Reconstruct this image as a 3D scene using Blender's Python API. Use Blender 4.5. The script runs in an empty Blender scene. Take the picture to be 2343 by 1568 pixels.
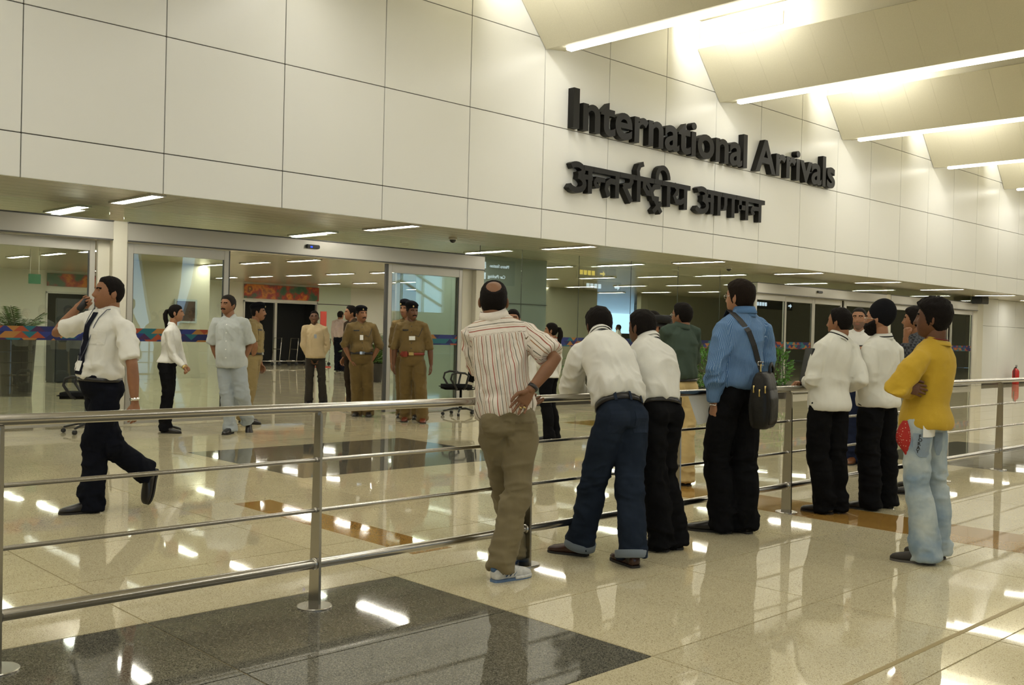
import bpy, bmesh, math, random
import numpy as np
from mathutils import Matrix, Vector, Quaternion
from mathutils.bvhtree import BVHTree

# ------------------------------------------------------------------ camera, world, light, exposure
scene = bpy.context.scene
col = scene.collection
rng = random.Random(7)

# world frame: X runs along the arrivals wall, Y points into the building, Z is up (metres)
CAM_R = [[0.71903, 0.01084, 0.69490], [-0.69456, -0.02459, 0.71902], [0.02488, -0.99964, -0.01015]]
cam_data = bpy.data.cameras.new('camera')
cam = bpy.data.objects.new('camera', cam_data)
col.objects.link(cam)
xa = Vector([r[0] for r in CAM_R]); ya = -Vector([r[1] for r in CAM_R]); za = -Vector([r[2] for r in CAM_R])
cam.matrix_world = Matrix(((xa.x, ya.x, za.x, 0), (xa.y, ya.y, za.y, 0), (xa.z, ya.z, za.z, 1.42), (0, 0, 0, 1)))
cam_data.sensor_width = 36.0
cam_data.lens = 35.482
cam_data.clip_start = 0.05
cam_data.clip_end = 300
scene.camera = cam

world = bpy.data.worlds.new('daylight')
scene.world = world
world.use_nodes = True
wb = world.node_tree.nodes['Background']
wb.inputs[0].default_value = (0.45, 0.70, 1.0, 1)
wb.inputs[1].default_value = 1.9

scene.view_settings.view_transform = 'Standard'
scene.view_settings.look = 'None'
scene.view_settings.gamma = 1.0
scene.view_settings.use_curve_mapping = False
scene.view_settings.exposure = -0.05

scene.cycles.max_bounces = 7
scene.cycles.diffuse_bounces = 3
scene.cycles.glossy_bounces = 4
scene.cycles.transparent_max_bounces = 12
scene.cycles.caustics_reflective = False

LAMP = (1.0, 0.972, 0.89)

def area_light(name, loc, rot, sx, sy, watts, color=LAMP):
    d = bpy.data.lights.new(name, 'AREA'); d.shape = 'RECTANGLE'; d.size = sx; d.size_y = sy
    d.energy = watts; d.color = color
    o = bpy.data.objects.new(name, d); col.objects.link(o); o.location = loc; o.rotation_euler = rot
    return o

BAFFLE_X = [12.04 + 5.02 * k for k in range(-5, 8)]          # lower edges of the ceiling baffles
for bxx in BAFFLE_X:                                         # the light line under each baffle
    area_light('baffle_lamp', (bxx + 0.24, 1.0, 6.05), (0, 0, 0), 0.09, 20.0, 150)
    if 10 < bxx + 5 < 40:                                    # wall-end lamp inside each bay, washing the upper face
        area_light('bay_lamp', (bxx + 3.4, 10.6, 7.35), (0, math.radians(-90), 0), 0.35, 1.6, 65)

# ------------------------------------------------------------------ materials
MATS = {}
def mat(name, color=(0.8, 0.8, 0.8), rough=0.5, metal=0.0, spec=0.5, noise=0.0, nscale=20.0, bump=0.0, bscale=60.0, coat=0.0, emit=None, estr=0.0, sheen=0.0, sss=0.0):
    if name in MATS: return MATS[name]
    m = bpy.data.materials.new(name); m.use_nodes = True
    nt = m.node_tree; b = nt.nodes['Principled BSDF']
    b.inputs['Base Color'].default_value = (*color, 1)
    b.inputs['Roughness'].default_value = rough
    b.inputs['Metallic'].default_value = metal
    b.inputs['Specular IOR Level'].default_value = spec
    b.inputs['Coat Weight'].default_value = coat
    b.inputs['Sheen Weight'].default_value = sheen
    if emit:
        b.inputs['Emission Color'].default_value = (*emit, 1); b.inputs['Emission Strength'].default_value = estr
    tc = None
    if noise or bump: tc = nt.nodes.new('ShaderNodeTexCoord')
    if noise:
        n = nt.nodes.new('ShaderNodeTexNoise'); n.inputs['Scale'].default_value = nscale; n.inputs['Detail'].default_value = 4
        r = nt.nodes.new('ShaderNodeMapRange'); r.inputs[1].default_value = 0.3; r.inputs[2].default_value = 0.7
        r.inputs[3].default_value = 1 - noise; r.inputs[4].default_value = 1 + noise
        mx = nt.nodes.new('ShaderNodeVectorMath'); mx.operation = 'SCALE'; mx.inputs[0].default_value = color
        nt.links.new(tc.outputs['Object'], n.inputs['Vector']); nt.links.new(n.outputs['Fac'], r.inputs[0])
        nt.links.new(r.outputs[0], mx.inputs['Scale']); nt.links.new(mx.outputs[0], b.inputs['Base Color'])
    if bump:
        n2 = nt.nodes.new('ShaderNodeTexNoise'); n2.inputs['Scale'].default_value = bscale; n2.inputs['Detail'].default_value = 3
        bp = nt.nodes.new('ShaderNodeBump'); bp.inputs['Strength'].default_value = bump; bp.inputs['Distance'].default_value = 0.01
        nt.links.new(tc.outputs['Object'], n2.inputs['Vector']); nt.links.new(n2.outputs['Fac'], bp.inputs['Height'])
        nt.links.new(bp.outputs[0], b.inputs['Normal'])
    MATS[name] = m
    return m

def terrazzo(name, base, dark, light, rough, amount=0.5, scale=170.0):
    m = bpy.data.materials.new(name); m.use_nodes = True
    nt = m.node_tree; b = nt.nodes['Principled BSDF']
    tc = nt.nodes.new('ShaderNodeNewGeometry')
    v = nt.nodes.new('ShaderNodeTexVoronoi'); v.inputs['Scale'].default_value = scale
    hs = nt.nodes.new('ShaderNodeSeparateColor')
    cr = nt.nodes.new('ShaderNodeValToRGB'); cr.color_ramp.interpolation = 'CONSTANT'
    e = cr.color_ramp.elements
    e[0].position = 0; e[0].color = (*dark, 1)
    e[1].position = 0.16 * amount * 2; e[1].color = (*base, 1)
    x = e.new(0.55); x.color = tuple(c * 0.92 for c in base) + (1,)
    x = e.new(0.75); x.color = (*light, 1)
    n = nt.nodes.new('ShaderNodeTexNoise'); n.inputs['Scale'].default_value = 1.3; n.inputs['Detail'].default_value = 3
    r = nt.nodes.new('ShaderNodeMapRange'); r.inputs[1].default_value = 0.3; r.inputs[2].default_value = 0.7; r.inputs[3].default_value = 0.93; r.inputs[4].default_value = 1.06
    oi = nt.nodes.new('ShaderNodeObjectInfo')
    r2 = nt.nodes.new('ShaderNodeMapRange'); r2.inputs[3].default_value = 0.94; r2.inputs[4].default_value = 1.05
    mu = nt.nodes.new('ShaderNodeMath'); mu.operation = 'MULTIPLY'
    sc = nt.nodes.new('ShaderNodeVectorMath'); sc.operation = 'SCALE'
    L = nt.links.new
    L(tc.outputs['Position'], v.inputs['Vector']); L(tc.outputs['Position'], n.inputs['Vector'])
    L(v.outputs['Color'], hs.inputs[0]); L(hs.outputs[0], cr.inputs[0])
    L(n.outputs['Fac'], r.inputs[0]); L(oi.outputs['Random'], r2.inputs[0])
    L(r.outputs[0], mu.inputs[0]); L(r2.outputs[0], mu.inputs[1])
    L(cr.outputs[0], sc.inputs[0]); L(mu.outputs[0], sc.inputs['Scale']); L(sc.outputs[0], b.inputs['Base Color'])
    b.inputs['Roughness'].default_value = rough
    b.inputs['Specular IOR Level'].default_value = 0.6
    # slight polish waviness
    n3 = nt.nodes.new('ShaderNodeTexNoise'); n3.inputs['Scale'].default_value = 2.2; n3.inputs['Detail'].default_value = 1
    bp = nt.nodes.new('ShaderNodeBump'); bp.inputs['Strength'].default_value = 0.03; bp.inputs['Distance'].default_value = 0.02
    L(tc.outputs['Position'], n3.inputs['Vector']); L(n3.outputs['Fac'], bp.inputs['Height']); L(bp.outputs[0], b.inputs['Normal'])
    MATS[name] = m
    return m

def glass_mat(name, tint, refl=0.05):
    m = bpy.data.materials.new(name); m.use_nodes = True
    nt = m.node_tree; nt.nodes.clear()
    out = nt.nodes.new('ShaderNodeOutputMaterial'); mix = nt.nodes.new('ShaderNodeMixShader')
    tr = nt.nodes.new('ShaderNodeBsdfTransparent'); tr.inputs[0].default_value = (*tint, 1)
    gl = nt.nodes.new('ShaderNodeBsdfGlossy'); gl.inputs['Roughness'].default_value = 0.0; gl.inputs[0].default_value = (0.95, 1, 0.98, 1)
    lw = nt.nodes.new('ShaderNodeLayerWeight'); lw.inputs[0].default_value = 0.5      # facing works the same on both faces of the pane
    fr = nt.nodes.new('ShaderNodeMath'); fr.operation = 'POWER'; fr.inputs[1].default_value = 5.0
    nt.links.new(lw.outputs['Facing'], fr.inputs[0])
    ad = nt.nodes.new('ShaderNodeMath'); ad.operation = 'MULTIPLY_ADD'; ad.inputs[1].default_value = 0.75; ad.inputs[2].default_value = refl; ad.use_clamp = True
    nt.links.new(fr.outputs[0], ad.inputs[0]); nt.links.new(ad.outputs[0], mix.inputs[0])
    nt.links.new(tr.outputs[0], mix.inputs[1]); nt.links.new(gl.outputs[0], mix.inputs[2]); nt.links.new(mix.outputs[0], out.inputs[0])
    MATS[name] = m
    return m

def emission(name, color, strength):
    m = bpy.data.materials.new(name); m.use_nodes = True
    nt = m.node_tree; nt.nodes.clear()
    out = nt.nodes.new('ShaderNodeOutputMaterial'); e = nt.nodes.new('ShaderNodeEmission')
    e.inputs[0].default_value = (*color, 1); e.inputs[1].default_value = strength
    nt.links.new(e.outputs[0], out.inputs[0]); MATS[name] = m
    return m

M_WALL = mat('white_laminate', (0.80, 0.80, 0.765), 0.30, spec=0.35)
M_JOINT = mat('dark_joint', (0.10, 0.09, 0.07), 0.8)
M_BAFFLE = mat('beige_perforated_board', (0.66, 0.625, 0.48), 0.6, noise=0.03, nscale=60)
M_SOFFIT = mat('beige_metal_ceiling', (0.52, 0.47, 0.34), 0.26, metal=0.35)
M_FLOOR = terrazzo('cream_terrazzo', (0.60, 0.53, 0.345), (0.27, 0.22, 0.13), (0.68, 0.62, 0.43), 0.03, 0.30, 290)
M_DARKT = terrazzo('grey_terrazzo', (0.115, 0.11, 0.085), (0.05, 0.05, 0.04), (0.20, 0.19, 0.15), 0.04, 0.6, 230)
M_BROWN = terrazzo('ochre_terrazzo', (0.34, 0.19, 0.045), (0.22, 0.12, 0.03), (0.38, 0.22, 0.06), 0.04, 0.4, 210)
M_GROUT = mat('floor_grout', (0.33, 0.27, 0.14), 0.7)
M_STEEL = mat('brushed_steel', (0.50, 0.48, 0.44), 0.23, metal=1.0)
M_ALU = mat('anodised_aluminium', (0.56, 0.54, 0.48), 0.38, metal=0.45)
M_ALUD = mat('dark_aluminium_edge', (0.10, 0.10, 0.095), 0.4, metal=0.5)
M_CREAM = mat('cream_column', (0.66, 0.63, 0.52), 0.5)
M_GLASS = glass_mat('door_glass', (0.90, 0.95, 0.91), 0.065)
M_BLACKP = mat('black_plastic', (0.015, 0.015, 0.015), 0.45)
M_LIGHT = emission('tube_light', (1.0, 0.96, 0.83), 42.0)
M_LIGHT2 = emission('light_line', (1.0, 0.96, 0.84), 10.0)
M_CHROME = mat('chrome', (0.8, 0.8, 0.8), 0.12, metal=1.0)

# ------------------------------------------------------------------ mesh helpers
def tag(o, label=None, cat=None, group=None, kind=None):
    if label: o['label'] = label
    if cat: o['category'] = cat
    if group: o['group'] = group
    if kind: o['kind'] = kind
    return o

def empty(name, loc=(0, 0, 0), rz=0.0, parent=None):
    o = bpy.data.objects.new(name, None); col.objects.link(o)
    o.empty_display_size = 0.1
    o.location = loc; o.rotation_euler = (0, 0, rz)
    if parent: o.parent = parent
    return o

def link_mesh(name, me, parent=None, loc=(0, 0, 0), rot=(0, 0, 0)):
    o = bpy.data.objects.new(name, me); col.objects.link(o)
    o.location = loc; o.rotation_euler = rot
    if parent: o.parent = parent
    return o

def mesh_data(name, v, f, m, smooth=False):
    me = bpy.data.meshes.new(name)
    me.from_pydata([tuple(map(float, p)) for p in v], [], [tuple(int(i) for i in q) for q in f])
    if m: me.materials.append(m)
    if smooth: me.shade_smooth()
    me.update()
    return me

def obj(name, vf, m, parent=None, smooth=False, origin=None):
    v, f = vf
    v = np.asarray(v, float)
    if origin is not None: v = v - np.asarray(origin)
    return link_mesh(name, mesh_data(name, v, f, m, smooth), parent)

BOXF = [(0, 3, 2, 1), (4, 5, 6, 7), (0, 1, 5, 4), (1, 2, 6, 5), (2, 3, 7, 6), (3, 0, 4, 7)]
def box(x0, x1, y0, y1, z0, z1):
    return [(x0, y0, z0), (x1, y0, z0), (x1, y1, z0), (x0, y1, z0), (x0, y0, z1), (x1, y0, z1), (x1, y1, z1), (x0, y1, z1)], list(BOXF)

def bevbox(x0, x1, y0, y1, z0, z1, b=0.004):
    bm = bmesh.new()
    v, f = box(x0, x1, y0, y1, z0, z1)
    vs = [bm.verts.new(p) for p in v]
    for q in f: bm.faces.new([vs[i] for i in q])
    bmesh.ops.bevel(bm, geom=list(bm.edges), offset=b, segments=2, affect='EDGES')
    bm.verts.index_update()
    r = ([tuple(w.co) for w in bm.verts], [tuple(w.index for w in q.verts) for q in bm.faces])
    bm.free()
    return r

def join(*parts):
    V, Fc = [], []
    for v, f in parts:
        o = len(V); V.extend([tuple(p) for p in v]); Fc.extend([tuple(i + o for i in q) for q in f])
    return V, Fc

def xform(vf, M):
    v, f = vf
    return [tuple(M @ Vector(p)) for p in v], f

def norm(a):
    a = np.asarray(a, float); return a / (np.linalg.norm(a) + 1e-12)

def tube(path, radii, n=14, hint=(0, 0, 1), cap=True, squash=None, rounded=True):
    """swept tube; radii: per point scalar or (ru, rv); hint gives the direction of ru's partner axis"""
    P = np.asarray(path, float); k = len(P)
    Rr = np.array([(r, r) if np.isscalar(r) else r for r in radii], float)
    if rounded and cap:
        d0 = norm(P[0] - P[1]); d1 = norm(P[-1] - P[-2])
        m0 = Rr[0].min(); m1 = Rr[-1].min()
        P = np.vstack([P[0] + d0 * m0 * 0.9, P[0] + d0 * m0 * 0.6, P, P[-1] + d1 * m1 * 0.6, P[-1] + d1 * m1 * 0.9])
        Rr = np.vstack([Rr[0] * 0.35, Rr[0] * 0.78, Rr, Rr[-1] * 0.78, Rr[-1] * 0.35]); k = len(P)
    T = np.gradient(P, axis=0); T /= np.linalg.norm(T, axis=1)[:, None] + 1e-12
    h = np.asarray(hint, float)
    V = []
    prev = None
    for i in range(k):
        t = T[i]
        if prev is None:
            u = h - t * (h @ t)
            if np.linalg.norm(u) < 1e-3:
                h2 = np.array([1.0, 0.2, 0.1]); u = h2 - t * (h2 @ t)
        else:
            u = prev - t * (prev @ t)
        u = norm(u); prev = u
        w = np.cross(t, u)
        for j in range(n):
            a = 2 * math.pi * j / n
            V.append(P[i] + u * math.cos(a) * Rr[i][1] + w * math.sin(a) * Rr[i][0])
    F = []
    for i in range(k - 1):
        for j in range(n):
            F.append((i * n + j, i * n + (j + 1) % n, (i + 1) * n + (j + 1) % n, (i + 1) * n + j))
    if cap:
        F.append(tuple(range(n))[::-1]); F.append(tuple(range((k - 1) * n, k * n)))
    return [tuple(p) for p in V], F

def lathe(profile, n=20, center=(0, 0, 0)):
    V, F = [], []
    cx, cy, cz = center
    for r, z in profile:
        for j in range(n):
            a = 2 * math.pi * j / n
            V.append((cx + r * math.cos(a), cy + r * math.sin(a), cz + z))
    k = len(profile)
    for i in range(k - 1):
        for j in range(n):
            F.append((i * n + j, i * n + (j + 1) % n, (i + 1) * n + (j + 1) % n, (i + 1) * n + j))
    F.append(tuple(range(n))[::-1]); F.append(tuple(range((k - 1) * n, k * n)))
    return V, F

def prism(poly, axis, a, b):
    """extrude polygon (list of 2D) along axis from a to b; axis 'x','y','z'"""
    n = len(poly); V = []
    for t in (a, b):
        for p, q in poly:
            V.append({'x': (t, p, q), 'y': (p, t, q), 'z': (p, q, t)}[axis])
    F = [tuple(range(n))[::-1], tuple(range(n, 2 * n))]
    for i in range(n):
        F.append((i, (i + 1) % n, n + (i + 1) % n, n + i))
    return V, F

def fix_normals(o):
    bm = bmesh.new(); bm.from_mesh(o.data); bmesh.ops.recalc_face_normals(bm, faces=bm.faces); bm.to_mesh(o.data); bm.free(); return o
# ================================================================== SETTING
# ---- floor: grout bed with tiles
floor = obj('floor', box(-14, 60, -20, 48, -0.12, -0.004), M_GROUT); tag(floor, kind='structure')
TX, TY = 1.475, 0.93
OX, OY = 3.57, 4.61
tile_me = {}
for nm, mm in (('cream', M_FLOOR), ('grey', M_DARKT)):
    g = 0.0035
    tile_me[nm] = mesh_data('floor_tile', *bevbox(g, TX - g, g, TY - g, -0.012, 0.0, 0.0012), mm)
ix0, ix1 = -2, 8          # columns kept as single tiles
iy0, iy1 = -4, 11
for i in range(ix0, ix1):
    for j in range(iy0, iy1):
        dark = (i < 0 and i >= -3 and j in (-2, -1))
        o = link_mesh('floor_tile', tile_me['grey' if dark else 'cream'], floor, (OX + i * TX, OY + j * TY, 0))
# the rest of the hall floor: same tiles as one piece
V, F = [], []
def quad_tile(i, j):
    g = 0.0035; x0, y0 = OX + i * TX + g, OY + j * TY + g; n = len(V)
    V.extend([(x0, y0, 0), (x0 + TX - 2 * g, y0, 0), (x0 + TX - 2 * g, y0 + TY - 2 * g, 0), (x0, y0 + TY - 2 * g, 0)]); F.append((n, n + 1, n + 2, n + 3))
for i in range(-11, 38):
    for j in range(-26, 46):
        if ix0 <= i < ix1 and iy0 <= j < iy1: continue
        quad_tile(i, j)
o = obj('distant_floor_tiles', (V, F), M_FLOOR, floor); tag(o, kind='stuff')
def slab(x0, x1, y0, y1, m):
    obj('inlay_slab', bevbox(x0 + 0.002, x1 - 0.002, y0 + 0.002, y1 - 0.002, -0.003, 0.0012, 0.0006), m, floor)
for a, b in ((4.99, 6.12), (6.12, 7.28)): slab(4.0, 4.33, a, b, M_BROWN)
for xa_, xb_ in ((5.19, 6.66), (6.66, 8.14)):
    for ya_, yb_ in ((8.15, 9.3), (9.3, 10.49)): slab(xa_, xb_, ya_, yb_, M_DARKT)
for k in range(4): slab(7.3, 8.0, 2.3 + k * 0.93, 3.23 + k * 0.93, M_BROWN)
for xa_, xb_ in ((11.85, 13.3), (13.3, 14.8)):
    for ya_, yb_ in ((3.9, 4.95), (4.95, 6.0)): slab(xa_, xb_, ya_, yb_, M_DARKT)
slab(11.8, 12.5, 9.6, 11.0, M_BROWN)
obj('expansion_joint', box(-3, 20, 1.985, 2.01, -0.003, 0.0016), mat('joint_strip', (0.30, 0.23, 0.09), 0.5), floor)

# ---- fascia wall of white panels
YF = 11.83
wall_front = obj('wall_front', box(-14, 60, YF + 0.03, YF + 0.30, 3.13, 8.6), M_JOINT); tag(wall_front, kind='structure')
PW = 1.645; PX0 = 3.822 - 6 * PW
rows = [(3.0, 3.49), (3.49, 4.91), (4.91, 6.33), (6.33, 7.75), (7.75, 8.6)]
pm = [mesh_data('wall_panel', *bevbox(0.006, PW - 0.006, 0, 0.03, 0.006 if r else 0.0, (z1 - z0) - 0.006, 0.003), M_WALL) for r, (z0, z1) in enumerate(rows)]
for c in range(0, 30):
    for r, (z0, z1) in enumerate(rows):
        link_mesh('wall_panel', pm[r], wall_front, (PX0 + c * PW, YF, z0))

# ---- low ceiling running from the fascia into the building
ceil_in = obj('ceiling', box(-14, 60, YF + 0.031, 48, 3.0, 3.12), M_SOFFIT); tag(ceil_in, kind='structure')
nt = M_SOFFIT.node_tree; b = nt.nodes['Principled BSDF']
g_ = nt.nodes.new('ShaderNodeNewGeometry'); sp = nt.nodes.new('ShaderNodeSeparateXYZ'); wv = nt.nodes.new('ShaderNodeMath'); wv.operation = 'FRACT'
ml = nt.nodes.new('ShaderNodeMath'); ml.operation = 'MULTIPLY'; ml.inputs[1].default_value = 1 / 0.30
lt = nt.nodes.new('ShaderNodeMath'); lt.operation = 'GREATER_THAN'; lt.inputs[1].default_value = 0.035
bp = nt.nodes.new('ShaderNodeBump'); bp.inputs['Strength'].default_value = 0.5; bp.inputs['Distance'].default_value = 0.006
mixc = nt.nodes.new('ShaderNodeMix'); mixc.data_type = 'RGBA'
mixc.inputs[6].default_value = (0.34, 0.30, 0.21, 1); mixc.inputs[7].default_value = (0.52, 0.47, 0.34, 1)
nt.links.new(g_.outputs['Position'], sp.inputs[0]); nt.links.new(sp.outputs['Y'], ml.inputs[0]); nt.links.new(ml.outputs[0], wv.inputs[0]); nt.links.new(wv.outputs[0], lt.inputs[0])
nt.links.new(lt.outputs[0], bp.inputs['Height']); nt.links.new(bp.outputs[0], b.inputs['Normal'])
nt.links.new(lt.outputs[0], mixc.inputs[0]); nt.links.new(mixc.outputs[2], b.inputs['Base Color'])
# fluorescent fittings: columns 4 m apart, rows 2 m apart
fit_me = mesh_data('housing', *join(box(-0.10, -0.075, -0.63, 0.63, -0.025, 0.0), box(0.075, 0.10, -0.63, 0.63, -0.025, 0.0), box(-0.10, 0.10, -0.63, -0.61, -0.025, 0), box(-0.10, 0.10, 0.61, 0.63, -0.025, 0)), M_ALU)
dif_me = mesh_data('diffuser', *bevbox(-0.07, 0.07, -0.605, 0.605, -0.02, -0.001, 0.006), M_LIGHT)
groove_me = mesh_data('ceiling_groove', *box(-0.008, 0.008, -1.0, 1.0, -0.003, 0.0), mat('groove', (0.16, 0.14, 0.09), 0.7))
ORD = ['first', 'second', 'third', 'fourth', 'fifth', 'sixth', 'seventh', 'eighth', 'ninth', 'tenth', 'eleventh', 'twelfth']
for r in range(10):
    for c in range(-1, 11):
        x = 5.45 + 4.02 * c - 0.13 * r; y = 12.55 + 2.0 * r
        if (r > 5 and x > 29) or (r > 1 and x > 30.5) or (r > 0 and x > 38): continue
        t = empty('ceiling_light', (x, y, 3.0))
        link_mesh('housing', fit_me, t); link_mesh('diffuser', dif_me, t)
        cn = ORD[c + 1] if c + 1 < len(ORD) else str(c)
        lb = ('linear ceiling light in the row just behind the white fascia, %s from the left end' % cn) if r == 0 else (
              'linear ceiling light in the row just inside the glass doors, %s from the left end' % cn) if r == 1 else (
              'linear ceiling light in the inner hall, %s row behind the glass, %s from the left' % (ORD[r - 1], cn))
        tag(t, lb, 'ceiling light', 'linear ceiling lights')
for c in range(-1, 9):
    obj('ceiling_groove', box(5.45 + 4.02 * c + 0.42, 5.45 + 4.02 * c + 0.435, YF + 0.02, 13.6, 2.9985, 3.0), mat('groove', (0.16, 0.14, 0.09), 0.7), ceil_in)

# ---- glass front under the soffit
YG = 13.75
def frame_bar(parent, name, x0, x1, z0, z1, m=M_ALU, y0=YG - 0.03, y1=YG + 0.03):
    return obj(name, bevbox(x0, x1, y0, y1, z0, z1, 0.004), m, parent)
def pane(parent, x0, x1, z0, z1, y=YG):
    return obj('glass_pane', box(x0, x1, y - 0.004, y + 0.004, z0, z1), M_GLASS, parent)

# printed safety band on the glass
def band_material():
    m = bpy.data.materials.new('safety_band'); m.use_nodes = True
    nt = m.node_tree; b = nt.nodes['Principled BSDF']; L = nt.links.new
    g = nt.nodes.new('ShaderNodeNewGeometry'); s = nt.nodes.new('ShaderNodeSeparateXYZ'); L(g.outputs['Position'], s.inputs[0])
    def mth(op, a, bb=None, v=None):
        n = nt.nodes.new('ShaderNodeMath'); n.operation = op
        L(a, n.inputs[0])
        if bb is not None: L(bb, n.inputs[1])
        elif v is not None: n.inputs[1].default_value = v
        return n.outputs[0]
    rowv = mth('MULTIPLY', s.outputs['Z'], v=1 / 0.085)
    fz = mth('FRACT', rowv); iz = mth('FLOOR', rowv)
    u = mth('MULTIPLY', s.outputs['X'], v=1 / 0.2)
    a1 = mth('FLOOR', mth('ADD', u, mth('MULTIPLY', fz, v=0.5)))
    a2 = mth('FLOOR', mth('SUBTRACT', u, mth('MULTIPLY', fz, v=0.5)))
    cmb = nt.nodes.new('ShaderNodeCombineXYZ'); L(a1, cmb.inputs[0]); L(a2, cmb.inputs[1]); L(iz, cmb.inputs[2])
    wn = nt.nodes.new('ShaderNodeTexWhiteNoise'); L(cmb.outputs[0], wn.inputs[0])
    cr = nt.nodes.new('ShaderNodeValToRGB'); cr.color_ramp.interpolation = 'CONSTANT'
    cols = [(0, (0.012, 0.018, 0.09)), (0.3, (0.30, 0.055, 0.02)), (0.46, (0.018, 0.03, 0.16)), (0.64, (0.012, 0.12, 0.15)), (0.8, (0.33, 0.15, 0.035)), (0.9, (0.05, 0.015, 0.06))]
    e = cr.color_ramp.elements
    e[0].position, e[0].color = 0, (*cols[0][1], 1); e[1].position, e[1].color = cols[1][0], (*cols[1][1], 1)
    for p, c in cols[2:]:
        q = e.new(p); q.color = (*c, 1)
    L(wn.outputs[0], cr.inputs[0]); L(cr.outputs[0], b.inputs['Base Color']); b.inputs['Roughness'].default_value = 0.35
    return m
M_BAND = band_material()
def band(parent, x0, x1, y=YG):
    obj('safety_band', box(x0, x1, y - 0.0075, y - 0.0055, 1.165, 1.345), M_BAND, parent)

def leaf(parent, x0, x1, y, st=0.075, dark=None, shift=(0, 0, 0)):
    """sliding door leaf: two stiles, two rails, pane and band"""
    d = empty('door_leaf', shift, parent=parent)
    for a, bq, m in ((x0, x0 + st, M_ALU), (x1 - st, x1, M_ALU)):
        obj('stile', bevbox(a, bq, y - 0.025, y + 0.025, 0.02, 2.52, 0.004), m, d)
    if dark == 'L': obj('edge_seal', box(x0 - 0.055, x0 - 0.001, y - 0.02, y + 0.02, 0.02, 2.52), M_ALUD, d)
    if dark == 'R': obj('edge_seal', box(x1 + 0.001, x1 + 0.02, y - 0.02, y + 0.02, 0.02, 2.52), M_ALUD, d)
    obj('top_rail', bevbox(x0 + st, x1 - st, y - 0.025, y + 0.025, 2.38, 2.52, 0.004), M_ALU, d)
    obj('bottom_rail', bevbox(x0 + st, x1 - st, y - 0.025, y + 0.025, 0.02, 0.20, 0.004), M_ALU, d)
    pane(d, x0 + st, x1 - st, 0.20, 2.38, y)
    obj('safety_band', box(x0 + st, x1 - st, y - 0.0075, y - 0.0055, 1.165, 1.345), M_BAND, d)
    obj('gasket', join(box(x0 + st, x0 + st + 0.012, y - 0.012, y + 0.012, 0.2, 2.38), box(x1 - st - 0.012, x1 - st, y - 0.012, y + 0.012, 0.2, 2.38)), M_ALUD, d)
    return d

def door_unit(n, x0, x1, leaves, sensor=None):
    root = empty('door_%d' % n, (x0, YG, 0)); tag(root, kind='structure')
    sub = empty('frame', (-x0, -YG, 0), parent=root)
    obj('header', bevbox(x0, x1, YG - 0.14, YG + 0.10, 2.53, 2.785, 0.006), M_ALU, sub)
    obj('header_trim', box(x0, x1, YG - 0.15, YG - 0.14, 2.53, 2.548), M_ALUD, sub)
    obj('header_cap', box(x0, x1, YG - 0.16, YG + 0.10, 2.786, 2.80), M_ALUD, sub)
    obj('transom_glass', box(x0, x1, YG - 0.004, YG + 0.004, 2.80, 2.995), M_GLASS, sub)
    for a, bq, y, dk in leaves: leaf(root, a, bq, y, dark=dk, shift=(-x0, -YG, 0))
    return root, sub
r1, s1 = door_unit(1, -2.6, 5.60, [(-2.5, -0.6, YG + 0.03, None), (-0.6, 1.3, YG - 0.04, None), (1.3, 3.4, YG - 0.04, None), (3.4, 5.42, YG + 0.03, None)])
frame_bar(s1, 'jamb', 5.44, 5.60, 0, 2.53, M_CREAM)
r2, s2 = door_unit(2, 5.80, 12.42, [(5.84, 7.36, YG - 0.04, 'R'), (10.30, 11.95, YG - 0.04, 'L'), (10.55, 11.98, YG + 0.05, None)])
frame_bar(s2, 'jamb', 11.98, 12.22, 0, 2.53, M_CREAM)
obj('motion_sensor', bevbox(8.62, 8.86, YG - 0.185, YG - 0.14, 2.655, 2.715, 0.01), M_BLACKP, s2)
obj('sensor_lamp', box(8.68, 8.72, YG - 0.189, YG - 0.183, 2.665, 2.69), emission('blue_led', (0.05, 0.12, 1.0), 1.4), s2)
r3, s3 = door_unit(3, 21.45, 28.3, [(21.5, 22.95, YG - 0.04, None), (22.95, 24.42, YG + 0.03, None), (24.42, 25.95, YG + 0.03, None), (26.0, 28.1, YG - 0.04, None)])
obj('motion_sensor', bevbox(24.3, 24.55, YG - 0.185, YG - 0.14, 2.655, 2.715, 0.01), M_BLACKP, s3)
r4, s4 = door_unit(4, 28.6, 35.0, [(28.7, 30.2, YG - 0.04, None), (30.2, 31.6, YG + 0.03, None), (31.6, 33.0, YG + 0.03, None), (33.05, 34.8, YG - 0.04, None)])
for k, (a, bq) in enumerate([(5.60, 5.80), (12.22, 12.42), (28.3, 28.6), (35.0, 35.5)]):
    o = obj('trim_%d' % (k + 1), bevbox(a, bq, YG - 0.13, YG + 0.12, 0, 2.80 if k != 3 else 3.0, 0.006), M_CREAM); tag(o, kind='structure')
# frameless fixed glazing between the door units
wg = empty('window_1', (12.42, YG, 0)); tag(wg, kind='structure')
wsub = empty('glazing', (-12.42, -YG, 0), parent=wg)
xs = [12.42, 13.5, 15.12, 16.77, 18.42, 20.06, 21.45]
for a, bq in zip(xs, xs[1:]):
    obj('glass_pane', box(a + 0.004, bq - 0.004, YG - 0.006, YG + 0.006, 0.17, 2.998), M_GLASS, wsub)
    obj('safety_band', box(a + 0.01, bq - 0.01, YG - 0.0085, YG - 0.0068, 1.165, 1.345), M_BAND, wsub)
    obj('silicone_joint', box(a - 0.003, a + 0.003, YG - 0.006, YG + 0.006, 0.17, 2.998), M_ALUD, wsub)
obj('floor_channel', bevbox(12.42, 21.45, YG - 0.05, YG + 0.05, 0, 0.17, 0.004), mat('dark_granite', (0.05, 0.045, 0.035), 0.25), wsub)
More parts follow.
